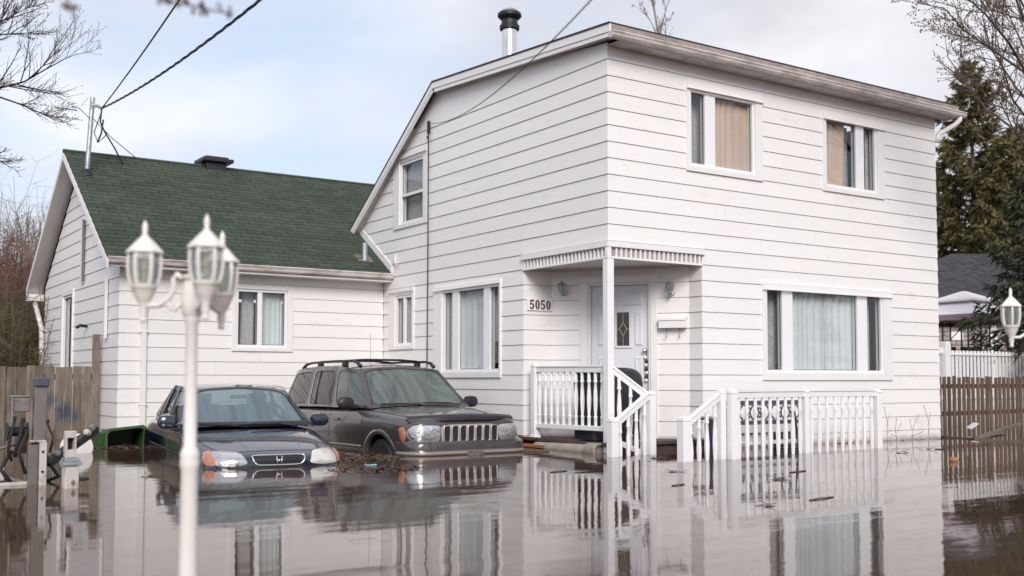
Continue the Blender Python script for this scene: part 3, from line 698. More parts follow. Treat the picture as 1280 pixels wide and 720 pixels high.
# downspouts of the wing
ds = MB(); ds.box(-4.305, 6.365, -0.3, -4.222, 6.415, 2.60); ds.bar((-4.263, 6.10, 2.74), (-4.263, 6.39, 2.58), 0.075, 0.05)
for z in (0.55, 1.7): ds.box(-4.325, 6.36, z, -4.202, 6.418, z+0.025)
ds.build('downspout', 'trim', wroof, bevel=0.006)
ds = MB(); ds.box(-4.705, 7.11, 1.62, -4.655, 7.19, 2.62); ds.build('downspout', 'trim', wroof, bevel=0.005)
ds = MB(); ds.tube([(-4.78, 12.80, 2.58), (-4.78, 12.75, 2.48), (-4.70, 12.50, 2.0), (-4.70, 12.45, 1.8), (-4.70, 12.45, -0.3)], 0.05, 8); ds.build('downspout', 'trim', wroof, smooth=True)
# conduit and tap on the gable end
cq = MB(); cq.box(-4.69, 8.90, 2.66, -4.655, 9.06, 3.78); cq.cur = 1; cq.box(-4.70, 8.88, 2.68, -4.66, 8.90, 3.78)
cq.build('conduit', ['trim', 'grey_paint'], house)
tp = MB(); tp.tube([(-4.65, 8.62, 1.88), (-4.76, 8.62, 1.89), (-4.82, 8.60, 1.85)], 0.028, 8); tp.build('tap', 'black_metal', house, smooth=True)
bxm = MB(); bxm.box(-0.06, 5.93, 3.03, -0.027, 5.99, 3.17); bxm.tube([(-0.04, 5.96, 3.03), (-0.05, 5.90, 2.98), (-0.03, 5.85, 3.02)], 0.008, 5); bxm.build('junction_box', 'trim', house)

# ---- porch: valance, post, ceiling, door, floor
vl = MB()
vl.box(-0.055, -0.055, 2.705, 0.0, 1.97, 2.782); vl.box(0.001, -0.055, 2.705, 1.70, 0.0, 2.782)
vl.box(-0.035, -0.035, 2.552, 0.005, 1.956, 2.582); vl.box(0.006, -0.035, 2.552, 1.668, 0.005, 2.582)
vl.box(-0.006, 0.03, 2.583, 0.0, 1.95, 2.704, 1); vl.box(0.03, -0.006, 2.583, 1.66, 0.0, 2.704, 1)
val = vl.build('porch_valance', ['trim', 'valance_backing'], house, bevel=0.003)
for i in range(23):
    y = 0.10+i*0.0825
    m = MB(); m.box(-0.030, y-0.0125, 2.583, -0.0065, y+0.0125, 2.704); m.build('slat', 'rail_paint', val)
for i in range(19):
    x = 0.12+i*0.0830
    m = MB(); m.box(x-0.0125, -0.030, 2.583, x+0.0125, -0.0065, 2.704); m.build('slat', 'rail_paint', val)
MB().prism([(0.01, 0.01, 2.60), (1.66, 0.01, 2.60), (1.66, 0.25, 2.60), (0.50, 1.94, 2.60), (0.01, 1.94, 2.60)], (0, 0, 0.02)).build('porch_ceiling', 'trim', house)
po = MB(); po.box(-0.045, -0.045, 0.0, 0.062, 0.062, 2.546); po.box(-0.047, -0.047, 2.547, 0.02, 0.02, 2.704); po.build('porch_post', 'rail_paint', house, bevel=0.007)
pf = MB(); pf.prism([(-0.05, -0.05, 0.09), (1.70, -0.05, 0.09), (1.62, 0.30, 0.09), (0.52, 1.95, 0.09), (-0.05, 1.98, 0.09)], (0, 0, 0.04))
pfl = pf.build('porch_floor', 'porch_board', house)
m = MB(); m.box(-0.075, -0.07, 0.095, -0.052, 2.0, 0.142); m.box(-0.051, -0.075, 0.095, 1.72, -0.052, 0.142); m.build('edge_board', 'porch_board', pfl, bevel=0.004)
m = MB(); m.box(-0.02, -0.02, -0.3, 0.01, 2.0, 0.088); m.box(0.011, -0.02, -0.3, 1.72, 0.01, 0.088); m.build('skirt', 'porch_board', pfl)
# door and its frame
a, b, c, d2 = DF
dm = MB()
FD.box(dm, a, b, a+0.115, d2-0.10, 0.002, 0.045); FD.box(dm, c-0.10, b, c, d2-0.10, 0.002, 0.045); FD.box(dm, a, d2-0.10, c, d2, 0.002, 0.05)
FD.box(dm, a+0.115, b, a+0.15, d2-0.10, -0.10, 0.02); FD.box(dm, c-0.135, b, c-0.10, d2-0.10, -0.10, 0.02); FD.box(dm, a+0.15, d2-0.135, c-0.135, d2-0.10, -0.10, 0.02)
door = dm.build('door', 'trim', house, bevel=0.005)
s0, s1, zt = a+0.155, c-0.140, d2-0.140
dl = MB(); FD.box(dl, s0, b+0.12, s1, zt, -0.09, -0.05); slabo = dl.build('door_slab', 'door_paint', door)
sw = s1-s0; gl0, gl1 = s0+sw*0.40, s0+sw*0.60
gl0, gl1, gz0, gz1 = 1.0, 1.19, 1.452, 1.94
def raised(u0_, z0_, u1_, z1_):
    m = MB(); e = 0.028
    o_ = [(u0_, z0_), (u1_, z0_), (u1_, z1_), (u0_, z1_)]; i_ = [(u0_+e, z0_+e), (u1_-e, z0_+e), (u1_-e, z1_-e), (u0_+e, z1_-e)]
    i2 = [(u0_+2*e, z0_+2*e), (u1_-2*e, z0_+2*e), (u1_-2*e, z1_-2*e), (u0_+2*e, z1_-2*e)]
    vs = [FD.p(*q, -0.0485) for q in o_]+[FD.p(*q, -0.034) for q in i_]+[FD.p(*q, -0.040) for q in i2]
    fs = [(j, (j+1) % 4, 4+(j+1) % 4, 4+j) for j in range(4)]+[(4+j, 4+(j+1) % 4, 8+(j+1) % 4, 8+j) for j in range(4)]+[(8, 9, 10, 11)]
    m.add(vs, fs).build('door_panel', 'door_paint', door)
pw = (sw-0.30)/2
for (x0_, x1_) in ((s0+0.09, gl0-0.07), (gl1+0.07, s1-0.09)):
    raised(x0_, 1.45, x1_, 1.95); raised(x0_, 0.25, x1_, 1.30)
raised(s0+0.09, 2.03, (s0+s1)/2-0.03, 2.24); raised((s0+s1)/2+0.03, 2.03, s1-0.09, 2.24)
m = MB(); FD.box(m, gl0-0.03, gz0-0.03, gl0, gz1+0.03, -0.05, -0.03); FD.box(m, gl1, gz0-0.03, gl1+0.03, gz1+0.03, -0.05, -0.03)
FD.box(m, gl0, gz0-0.03, gl1, gz0, -0.05, -0.03); FD.box(m, gl0, gz1, gl1, gz1+0.03, -0.05, -0.03); m.build('light_frame', 'door_paint', door)
m = MB(); FD.box(m, gl0, gz0, gl1, gz1, -0.05, -0.044); m.build('door_pane', 'dark_glass', door)
m = MB(); um, zm = (gl0+gl1)/2, (gz0+gz1)/2
q = [(um, zm-0.10), (um+0.055, zm), (um, zm+0.10), (um-0.055, zm)]
for i in range(4): m.bar(FD.p(*q[i], -0.040), FD.p(*q[(i+1) % 4], -0.040), 0.010, 0.008, tuple(FD.n))
m.bar(FD.p(um, gz0, -0.041), FD.p(um, zm-0.10, -0.041), 0.008, 0.006, tuple(FD.n)); m.bar(FD.p(um, zm+0.10, -0.041), FD.p(um, gz1, -0.041), 0.008, 0.006, tuple(FD.n))
m.bar(FD.p(gl0, zm, -0.041), FD.p(um-0.055, zm, -0.041), 0.008, 0.006, tuple(FD.n)); m.bar(FD.p(um+0.055, zm, -0.041), FD.p(gl1, zm, -0.041), 0.008, 0.006, tuple(FD.n))
FD.box(m, gl0, gz0, gl0+0.006, gz1, -0.043, -0.038); FD.box(m, gl1-0.006, gz0, gl1, gz1, -0.043, -0.038)
m.build('leading', 'brass', door)
m = MB(); m.lathe([(0.03, 0), (0.03, 0.01), (0.012, 0.012), (0.012, 0.04), (0.028, 0.05), (0.03, 0.065), (0.018, 0.075), (0, 0.077)], FD.p(s1-0.06, 1.38, -0.05), 12, axis=FD.n); m.build('door_knob', 'stainless', door, smooth=True)

# ---- fixtures that hang on the porch walls
def wall_lantern(u, zc, label):
    t = thing('wall_lantern', label, 'wall lamp', tuple(FD.p(u, zc, 0.026)), math.atan2(FD.n.y, FD.n.x), 'wall lanterns beside the front door')
    m = MB(); m.lathe([(0.0, 0.0), (0.045, 0.0), (0.045, 0.012), (0.03, 0.022)], (0, 0, -0.06), 12, axis=(1, 0, 0)); m.tube([(0.02, 0, -0.06), (0.06, 0, -0.10), (0.10, 0, -0.095), (0.115, 0, -0.06)], 0.011, 6)
    m.build('bracket', 'galvanised', t, smooth=True)
    cx = 0.115
    m = MB()
    for k in range(6):
        an = math.pi/3*k; m.tube([(cx+0.035*math.cos(an), 0.035*math.sin(an), -0.05), (cx+0.058*math.cos(an), 0.058*math.sin(an), 0.02), (cx+0.06*math.cos(an), 0.06*math.sin(an), 0.05)], 0.006, 5)
    m.lathe([(0.02, -0.075), (0.038, -0.05), (0.036, -0.045)], (cx, 0, 0), 6); m.build('cage', 'galvanised', t)
    m = MB(); m.lathe([(0.07, 0.05), (0.062, 0.06), (0.03, 0.09), (0.012, 0.10), (0.012, 0.115), (0.0, 0.13)], (cx, 0, 0), 6); m.build('cap', 'galvanised', t)
    m = MB(); m.lathe([(0.033, -0.05), (0.055, 0.02), (0.057, 0.05)], (cx, 0, 0), 6, rot=0.0); m.build('pane', 'lamp_glass', t)
wall_lantern(0.215, 2.30, 'small silver wall lantern between the house number and the door')
wall_lantern(1.83, 2.25, 'small silver wall lantern above the white mailbox')
mbx = MB(); FD.box(mbx, 1.66, 1.69, 2.05, 1.83, 0.027, 0.13); ml = thing('mailbox', 'white horizontal metal mailbox right of the front door', 'mailbox', tuple(FD.p(1.85, 1.69, 0.027)))
def under(o, t):
    o.parent = t; o.matrix_parent_inverse = Matrix.Translation(-Vector(t.location)) if not t.rotation_euler.z else (Matrix.Translation(t.location) @ Matrix.Rotation(t.rotation_euler.z, 4, 'Z')).inverted()
under(mbx.build('box', 'trim', None, bevel=0.008), ml)
m = MB(); m.prism([FD.p(1.655, 1.832, 0.0275), FD.p(1.655, 1.832, 0.14), FD.p(1.655, 1.80, 0.145), FD.p(1.655, 1.845, 0.0275)], FD.u*0.40); under(m.build('lid', 'trim', None, bevel=0.003), ml)
for uu in (1.76, 1.95):
    m = MB(); m.tube([FD.p(uu, 1.69, 0.06), FD.p(uu, 1.60, 0.05), FD.p(uu, 1.565, 0.06), FD.p(uu, 1.56, 0.09), FD.p(uu, 1.585, 0.10)], 0.006, 5); under(m.build('newspaper_hook', 'galvanised', None, smooth=True), ml)
# house number plate
npl = thing('house_number', 'white plaque with the dark brown number 5050 beside the porch', 'house number', (0.25, 1.93, 2.06))
m = MB(); m.box(0.03, 1.912, 1.975, 0.475, 1.927, 2.15); under(m.build('plaque', 'vinyl', None, bevel=0.004), npl)
def ring(ox, oz, w_, h_, tx, tz, n=20, a0=0.0, a1=2*math.pi):
    po_ = []; pi_ = []
    for i in range(n+1):
        t = a0+(a1-a0)*i/n
        po_.append((ox+w_*math.cos(t), oz+h_*math.sin(t))); pi_.append((ox+(w_-tx)*math.cos(t), oz+(h_-tz)*math.sin(t)))
    return po_, pi_
def strip(po_, pi_, y0, y1):
    m = MB(); n = len(po_)
    vs = [(x, y0, z) for x, z in po_]+[(x, y0, z) for x, z in pi_]+[(x, y1, z) for x, z in po_]+[(x, y1, z) for x, z in pi_]
    fs = []
    for i in range(n-1):
        fs += [(i, n+i, n+i+1, i+1), (i, i+1, 2*n+i+1, 2*n+i), (n+i, 3*n+i, 3*n+i+1, n+i+1)]
    return m.add(vs, fs)
for i, ch in enumerate('5050'):
    x0_ = 0.075+i*0.098; zc = 2.062; y0_, y1_ = 1.904, 1.911
    if ch == '0':
        m = strip(*ring(x0_+0.036, zc, 0.039, 0.070, 0.026, 0.011), y0_, y1_)
    else:
        m = strip(*ring(x0_+0.034, zc-0.024, 0.039, 0.045, 0.025, 0.012, 18, R(-150), R(140)), y0_, y1_)
        m.box(x0_+0.004, y0_, zc-0.005, x0_+0.017, y1_, zc+0.070)
        m.box(x0_+0.017, y0_, zc+0.046, x0_+0.068, y1_, zc+0.070)
        m.lathe([(0.0, 0), (0.0125, 0), (0.0125, 0.007), (0, 0.007)], (x0_+0.010, y0_, zc-0.046), 10, axis=(0, 1, 0))
    under(m.build('numeral', 'number_brown', None), npl)
# ------------------------------------------------------------------ porch and deck railings
BAL = [(0.016, 0.0), (0.016, 0.14), (0.022, 0.17), (0.012, 0.20), (0.020, 0.36), (0.023, 0.5), (0.018, 0.66), (0.012, 0.80), (0.022, 0.83), (0.016, 0.86), (0.016, 1.0)]
BM = {}
def baluster(parent, x, y, z0, z1):
    ln = round(z1-z0, 3)
    m = MB(); m.lathe([(r_*1.4, h*ln) for r_, h in BAL], (0, 0, 0), 6, rot=0.4)
    if 'm' not in BM: pass
    o = m.build('baluster', 'rail_paint', parent, smooth='auto'); o.location = (x, y, z0); o.rotation_euler = (random.uniform(-.006, .006), random.uniform(-.006, .006), random.uniform(0, 6)); return o
def post(parent, x, y, z0, z1, wd=0.085, name='newel_post', ang=0.0):
    m = MB(); h = wd/2
    m.box(-h, -h, z0, h, h, z1-0.02); m.box(-h-0.006, -h-0.006, z1-0.055, h+0.006, h+0.006, z1-0.035)
    vs = [(-h, -h, z1-0.02), (h, -h, z1-0.02), (h, h, z1-0.02), (-h, h, z1-0.02), (-h*0.4, -h*0.4, z1), (h*0.4, -h*0.4, z1), (h*0.4, h*0.4, z1), (-h*0.4, h*0.4, z1)]
    m.add(vs, [(0, 1, 5, 4), (1, 2, 6, 5), (2, 3, 7, 6), (3, 0, 4, 7), (4, 5, 6, 7)])
    o = m.build(name, 'rail_paint', parent, bevel=0.005); o.location = (x, y, 0); o.rotation_euler = (0, 0, ang); return o
def panel(parent, p, q, zp, zq, n, bot=None, botz=(0.0, 0.0), th=0.09):
    """handrail from p to q at heights zp,zq (top edge), n balusters, optional bottom rail"""
    p, q = Vector((*p, 0)), Vector((*q, 0))
    m = MB(); m.bar(p+V(0, 0, zp-th/2), q+V(0, 0, zq-th/2), 0.05, th); m.bar(p+V(0, 0, zp-0.006), q+V(0, 0, zq-0.006), 0.075, 0.022)
    m.build('handrail', 'rail_paint', parent, bevel=0.005)
    if bot is not None:
        m = MB(); m.bar(p+V(0, 0, botz[0]-0.03), q+V(0, 0, botz[1]-0.03), 0.05, 0.065); m.build('bottom_rail', 'rail_paint', parent, bevel=0.005)
    for i in range(n):
        f = (i+0.5)/n; c = p.lerp(q, f)
        z1 = zp+(zq-zp)*f-th; z0 = botz[0]+(botz[1]-botz[0])*f if bot is not None else -0.25
        baluster(parent, c.x, c.y, z0, z1)
pr_ = thing('porch_railing', 'white turned-baluster railing along the porch from the wall to the corner post', 'railing')
post(pr_, 0.02, 1.70, 0.13, 1.20, 0.095); m = MB(); m.lathe([(0.085, 0.13), (0.08, 0.15), (0.06, 0.19), (0.05, 0.22)], (0.02, 1.70, 0), 4, rot=R(45)); m.build('post_foot', 'rail_paint', pr_)
panel(pr_, (0.02, 1.655), (0.03, 0.10), 1.155, 1.145, 11, 1, (0.335, 0.345))
sr = thing('stair_railing', 'white railing zigzagging down from the corner post into the flood water', 'railing')
post(sr, 0.362, -0.416, -0.4, 0.82, 0.095); post(sr, -0.327, -0.48, -0.4, 0.49, 0.11)
panel(sr, (0.06, -0.035), (0.335, -0.37), 1.13, 0.80, 3, 1, (0.20, 0.02))
panel(sr, (-0.27, -0.475), (0.31, -0.42), 0.46, 0.80, 4, None)
dr = thing('deck_railing', 'long white railing in front of the big window with a sloping stair end', 'railing')
post(dr, -0.12, -1.545, -0.4, 0.53, 0.115); post(dr, 0.526, -1.51, -0.4, 0.85, 0.085); post(dr, 0.648, -1.575, -0.4, 0.85, 0.10)
post(dr, 2.277, -1.295, -0.4, 0.845, 0.085); post(dr, 3.918, -1.175, -0.4, 0.835, 0.105)
panel(dr, (-0.065, -1.54), (0.485, -1.51), 0.49, 0.80, 4, None)
panel(dr, (0.70, -1.57), (2.235, -1.30), 0.825, 0.825, 9, None)
panel(dr, (2.32, -1.29), (3.865, -1.18), 0.825, 0.82, 9, None)

# ---- things on the porch and behind the railing
t = thing('barbecue', 'black covered barbecue standing on the porch behind the white railing', 'barbecue', (0.50, 0.62, 0.13))
m = MB(); ln = 0.88
prof = [(-0.26, 0.02), (-0.25, 0.62), (-0.27, 0.80), (-0.22, 0.93), (-0.12, 0.985), (0.0, 1.0), (0.12, 0.985), (0.22, 0.93), (0.27, 0.80), (0.25, 0.62), (0.26, 0.02)]
vs = []; K = 9; rg = random.Random(5)
for i in range(K):
    f = i/(K-1); s_ = 1.0 if 0 < i < K-1 else 0.86
    for (y, z) in prof: vs.append((-ln/2+ln*f+rg.uniform(-.006, .006), y*s_+rg.uniform(-.008, .008), z*(1 if 0 < i < K-1 else 0.97)))
fs = []; n = len(prof)
for i in range(K-1):
    for j in range(n-1):
        a_ = i*n+j; fs.append((a_, a_+n, a_+n+1, a_+1))
fs.append(tuple(range(n))); fs.append(tuple((K-1)*n+j for j in range(n-1, -1, -1)))
m.add(vs, fs).build('cover', 'black_plastic', t, smooth='auto', bevel=0.03)
m = MB()
for sx in (-0.36, 0.36):
    m.lathe([(0.0, -0.02), (0.08, -0.02), (0.08, 0.02), (0, 0.02)], (sx, 0.0, 0.08), 14, axis=(0, 1, 0))
m.build('wheel', 'rubber', t)
t = thing('door_garland', 'narrow brown and cream garland hanging at the right edge of the front door', 'garland', tuple(FD.p(1.44, 0.92, -0.03)))
rg = random.Random(11)
m = MB(); m.tube([FD.p(1.44, 0.93, -0.035), FD.p(1.442, 1.36, -0.035)], 0.006, 5); under(m.build('cord', 'cable', None), t)
for k in range(7):
    z = 0.95+k*0.055; p = FD.p(1.44+rg.uniform(-.012, .012), z, -0.02)
    m = MB(); m.lathe([(0.0, -0.026), (0.022, -0.016), (0.028, 0.0), (0.020, 0.018), (0, 0.026)], p, 8, rot=k); under(m.build('pod', 'number_brown' if k % 2 else 'sign_white', None, smooth=True), t)

def ray_y(px, py, y):
    d = fw + rt*((px-640)/1333.18) - up*((py-406.43)/1333.18); return CAM+d*((y-CAM.y)/d.y)
BX = (ray_y(903, 520, -0.5).x+ray_y(1006, 520, -0.5).x)/2; W2 = (ray_y(1006, 520, -0.5).x-ray_y(903, 520, -0.5).x)/2
t = thing('garden_bench', 'wrought iron bench with scrolled back standing behind the deck railing', 'bench', (BX, -0.5, 0))
def barb(m, x0_, z0_, x1_, z1_, y=0.0, th=0.03): m.box(x0_, y-th/2, z0_, x1_, y+th/2, z1_)
m = MB(); barb(m, -W2, 0.615, W2, 0.675); barb(m, -W2, 0.345, W2, 0.40); barb(m, -W2, -0.4, -W2+0.045, 0.614); barb(m, W2-0.045, -0.4, W2, 0.614); barb(m, -W2, 0.20, W2, 0.235)
m.build('back_frame', 'iron_blue', t, bevel=0.006)
for k in range(8):
    cx = -W2+0.10+k*(2*W2-0.2)/7
    m = MB()
    for sgn in (-1, 1):
        m.tube([(cx+sgn*0.085, 0, 0.61), (cx+sgn*0.05, 0, 0.585), (cx+sgn*0.022, 0, 0.54), (cx+sgn*0.012, 0, 0.508), (cx+sgn*0.03, 0, 0.46), (cx+sgn*0.065, 0, 0.43), (cx+sgn*0.085, 0, 0.405)], 0.012, 5)
    m.tube([(cx-0.03, 0, 0.47), (cx, 0, 0.44), (cx+0.03, 0, 0.47)], 0.011, 5); m.tube([(cx-0.03, 0, 0.55), (cx, 0, 0.58), (cx+0.03, 0, 0.55)], 0.011, 5)
    m.build('scroll', 'iron_blue', t, smooth=True)
for k in range(5):
    m = MB(); m.box(-W2+0.02, -0.40+k*0.075, 0.105, W2-0.30, -0.345+k*0.075, 0.13); m.build('seat_slat', 'trim', t)
m = MB()
for sx in (-W2+0.05, W2-0.40):
    m = MB(); m.box(sx, -0.40, -0.4, sx+0.04, -0.36, 0.10); m.build('leg', 'iron_blue', t)
t = thing('garden_chair', 'dark grey chair frame partly sunk behind the sloping stair railing', 'chair', tuple(ray_y(884, 545, -0.55)*V(1, 1, 0)) if False else (ray_y(880, 545, -0.75).x, -0.75, 0))
m = MB()
m.box(-0.05, -0.2, -0.4, 0.01, -0.15, 0.44); m.box(0.25, -0.2, -0.4, 0.30, -0.15, 0.44); m.box(-0.05, 0.2, -0.4, 0.0, 0.25, 0.44); m.box(0.25, 0.2, -0.4, 0.3, 0.25, 0.44)
m.build('leg_frame', 'iron_blue', t, bevel=0.005); m = MB(); m.box(-0.07, -0.22, 0.441, 0.32, 0.27, 0.475); m.build('seat', 'dull_steel', t, bevel=0.01)
o = MB().tube([(2.50, -1.05, -0.3), (2.49, -0.95, 0.35), (2.47, -0.9, 0.80)], 0.017, 6).build('garden_stake', 'black_metal', smooth=True); tag(o, 'thin dark stake standing upright behind the right deck railing', 'stake')
m = MB(); m.box(3.05, -0.10, -0.1, 3.75, -0.03, 0.20); o = m.build('vent_grille', 'black_metal', bevel=0.005); tag(o, 'low black vent at the foot of the wall under the big window', 'vent')
for k in range(4): MB().box(3.08, -0.112, 0.02+k*0.04, 3.72, -0.101, 0.035+k*0.04).build('louvre', 'dull_steel', o)

# floating pipe and planks before the porch
t = thing('drain_pipe', 'pale beige drain pipe floating in front of the porch', 'pipe', (-0.55, 0.75, 0))
pa, pb = Vector((-0.05, 1.55, 0.0)), Vector((-0.10, 0.10, 0.025))
m = MB(); m.tube([pa, pb], 0.082, 20); under(m.build('pipe', 'concrete_pipe', None, smooth='auto'), t)
dq = (pb-pa).normalized(); m = MB(); m.lathe([(0.085, 0), (0.11, 0.04), (0.11, 0.28), (0.085, 0.285), (0.08, 0.10)], pb-dq*0.24, 20, axis=dq); under(m.build('collar', 'concrete_pipe', None, smooth='auto'), t)
o = MB().obox((-0.10, 2.0, 0.01), (0.05, -0.75, 0), (-0.10, 0, 0), (0, 0, 0.035)).build('loose_board', 'orange_wood'); tag(o, 'short orange board lying in the water at the left porch end', 'board')
o = MB().tube([(-1.05, 1.15, 0.0), (-0.75, 0.88, 0.012), (-0.45, 0.70, 0.005)], 0.018, 6).build('floating_stick', 'bark', smooth=True); tag(o, 'dark stick floating between the bumper and the beige pipe', 'stick')

# ------------------------------------------------------------------ cars
def subsurf_mesh(o, lv=2):
    md = o.modifiers.new('s', 'SUBSURF'); md.levels = lv; md.render_levels = lv
    bake(o)
def bake(o):
    bpy.context.view_layer.update()
    dg = bpy.context.evaluated_depsgraph_get()
    me = bpy.data.meshes.new_from_object(o.evaluated_get(dg)); o.modifiers.clear(); old = o.data; o.data = me; me.name = old.name
def loft(name, secs, m, parent, lv=2):
    vs = []; fs = []; n = None
    for y, pts in secs:
        row = [(x, y, z) for x, z in pts]+[(-x, y, z) for x, z in reversed(pts[:-1])]
        n = len(row); vs += row
    for i in range(len(secs)-1):
        for j in range(n-1):
            a_ = i*n+j; fs.append((a_, a_+1, a_+n+1, a_+n))
    k = (n-1)//2
    for base, flip in ((0, False), ((len(secs)-1)*n, True)):
        for j in range(k):
            q = (base+j, base+n-1-j, base+n-2-j, base+j+1) if j < k-1 else (base+j, base+n-1-j, base+j+1)
            fs.append(q if not flip else tuple(reversed(q)))
    o = MB().add(vs, fs).build(name, m, parent, smooth=True)
    bm = bmesh.new(); bm.from_mesh(o.data); bmesh.ops.recalc_face_normals(bm, faces=bm.faces[:]); bm.to_mesh(o.data); bm.free()
    subsurf_mesh(o, lv); return o
class Proj:
    def __init__(s, o):
        me = o.data; s.t = BVHTree.FromPolygons([v.co.copy() for v in me.vertices], [tuple(p.vertices) for p in me.polygons])
    def front(s, x, z, off=0.0):
        h = s.t.ray_cast(Vector((x, -2, z)), Vector((0, 1, 0)))
        if h[0] is None: h = s.t.find_nearest(Vector((x, 0.3, z)))
        nn = h[1] if h[1].y < 0 else -h[1]
        return h[0]+nn*off
    def side(s, sg, y, z, off=0.0):
        h = s.t.ray_cast(Vector((3*sg, y, z)), Vector((-sg, 0, 0)))
        if h[0] is None: h = s.t.find_nearest(Vector((sg, y, z)))
        nn = h[1] if h[1].x*sg > 0 else -h[1]
        return h[0]+nn*off
    def top(s, x, y, off=0.0):
        h = s.t.ray_cast(Vector((x, y, 3)), Vector((0, 0, -1)))
        if h[0] is None: h = s.t.find_nearest(Vector((x, y, 1)))
        return h[0]+(h[1] if h[1].z > 0 else -h[1])*off
def dense(poly, per=6):
    res = []
    for i in range(len(poly)):
        p, q = Vector(poly[i]), Vector(poly[(i+1) % len(poly)])
        for k in range(per): res.append(p.lerp(q, k/per))
    # soften corners
    for _ in range(2): res = [(res[i-1]+res[i]*2+res[(i+1) % len(res)])/4 for i in range(len(res))]
    return res
def decal(fn, poly, off=0.012, rim=0.02, bulge=0.0, per=6, mi=None):
    """a lens or panel that follows the body: outline projected, rim turned back into the body"""
    pts = dense(poly, per); c = sum(pts, Vector((0, 0)))/len(pts); n = len(pts)
    vs = [fn(p.x, p.y, -rim) for p in pts]; rings = [1.0, 0.8, 0.55, 0.28]
    for s_ in rings:
        vs += [fn(c.x+(p.x-c.x)*s_, c.y+(p.y-c.y)*s_, off+bulge*(1-s_*s_)) for p in pts]
    vs.append(fn(c.x, c.y, off+bulge)); fs = []
    for k in range(len(rings)):
        for i in range(n): fs.append((k*n+i, k*n+(i+1) % n, (k+1)*n+(i+1) % n, (k+1)*n+i))
    last = len(rings)*n; fs += [(last+i, last+(i+1) % n, len(vs)-1) for i in range(n)]
    return MB().add(vs, fs, mi)
def seam(fn, pts, wd=0.008, off=0.003):
    m = MB(); P = [Vector(p) for p in pts]; Q = []
    for p, q in zip(P[:-1], P[1:]):
        k = max(1, int((q-p).length/0.06)); Q += [p.lerp(q, i/k) for i in range(k)]
    Q.append(P[-1]); m.tube([fn(p.x, p.y, off-wd*0.3) for p in Q], wd/2, 4); return m
def fixn(o):
    bm = bmesh.new(); bm.from_mesh(o.data); bmesh.ops.recalc_face_normals(bm, faces=bm.faces[:]); bm.to_mesh(o.data); bm.free(); return o
def windowpanel(parent, quad, mrg, bulge, rnd, mbody, mglass, name='window', n=32, out=None):
    """frame ring + rubber + glass filling the curved quad bl,br,tr,tl"""
    bl, br, tr, tl = [Vector(q) for q in quad]
    nn = (br-bl).cross(tl-bl).normalized()
    if out is not None and nn.dot(Vector(out)) < 0: nn = -nn
    def S(u, v, off=0.0):
        p = bl*(1-u)*(1-v)+br*u*(1-v)+tr*u*v+tl*(1-u)*v
        return p+nn*(bulge*4*u*(1-u)*(0.6+0.4*4*v*(1-v))+off)
    def ringpts(a, b, c, d, r_):
        res = []; w_, h_ = c-a, d-b
        for i in range(n):
            t_ = 2*math.pi*i/n; ca, sa = math.cos(t_), math.sin(t_); e = r_
            ux = math.copysign(abs(ca)**e, ca); uy = math.copysign(abs(sa)**e, sa)
            res.append(((a+c)/2+w_/2*ux, (b+d)/2+h_/2*uy))
        return res
    outer = ringpts(0, 0, 1, 1, 0.02)
    outer = []
    for i in range(n):
        t_ = 2*math.pi*i/n; ca, sa = math.cos(t_), math.sin(t_); k = 1/max(abs(ca), abs(sa)); outer.append((0.5+0.5*ca*k, 0.5+0.5*sa*k))
    a, b, c, d = mrg[0], mrg[1], 1-mrg[2], 1-mrg[3]
    mid = ringpts(a, b, c, d, rnd); e_ = 0.012/max((br-bl).length, 0.3); f_ = 0.012/max((tl-bl).length, 0.3)
    inn = ringpts(a+e_, b+f_, c-e_, d-f_, rnd)
    sub = []
    K = 3
    m = MB(); vs = []
    for k in range(K+1):
        f = k/K; vs += [S(o_[0]*(1-f)+m_[0]*f, o_[1]*(1-f)+m_[1]*f) for o_, m_ in zip(outer, mid)]
    vs += [S(*p, -0.025) for p in mid]
    fs = [(k*n+i, k*n+(i+1) % n, (k+1)*n+(i+1) % n, (k+1)*n+i) for k in range(K+1) for i in range(n)]
    m.add(vs, fs); fo = fixn(m.build('pillar_frame', mbody, parent, smooth='auto'))
    m = MB(); m.add([S(*p, -0.004) for p in mid]+[S(*p, -0.006) for p in inn], [(i, (i+1) % n, n+(i+1) % n, n+i) for i in range(n)]); m.build('seal', 'rubber', fo)
    m = MB(); vs = []; rings = [1.0, 0.75, 0.5, 0.25]; cu, cv = (a+c)/2, (b+d)/2
    for s_ in rings: vs += [S(cu+(p[0]-cu)*s_, cv+(p[1]-cv)*s_, -0.007) for p in inn]
    vs.append(S(cu, cv, -0.007)); fs = [(k*n+i, k*n+(i+1) % n, (k+1)*n+(i+1) % n, (k+1)*n+i) for k in range(3) for i in range(n)]+[(3*n+i, 3*n+(i+1) % n, 4*n) for i in range(n)]
    m.add(vs, fs).build(name, mglass, fo, smooth=True)
    return fo
def roofgrid(parent, rows, crown, m, name='roof_panel'):
    """rows of (x_half, y, z) from front to back; crowned across"""
    vs = []; nx = 12; fs = []
    for (xh, y, z) in rows:
        for i in range(nx+1):
            f = -1+2*i/nx; vs.append((xh*f, y-0.03*(1-f*f)*(1 if y < 2.3 else -0.6 if y > 3.6 else 0), z+crown*(1-f*f)-0.02*max(0, abs(f)-0.85)/0.15*0))
    k = len(rows)
    for j in range(k-1):
        for i in range(nx): a_ = j*(nx+1)+i; fs.append((a_, a_+nx+1, a_+nx+2, a_+1))
    o = fixn(MB().add(vs, fs).build(name, m, parent, smooth=True)); return o
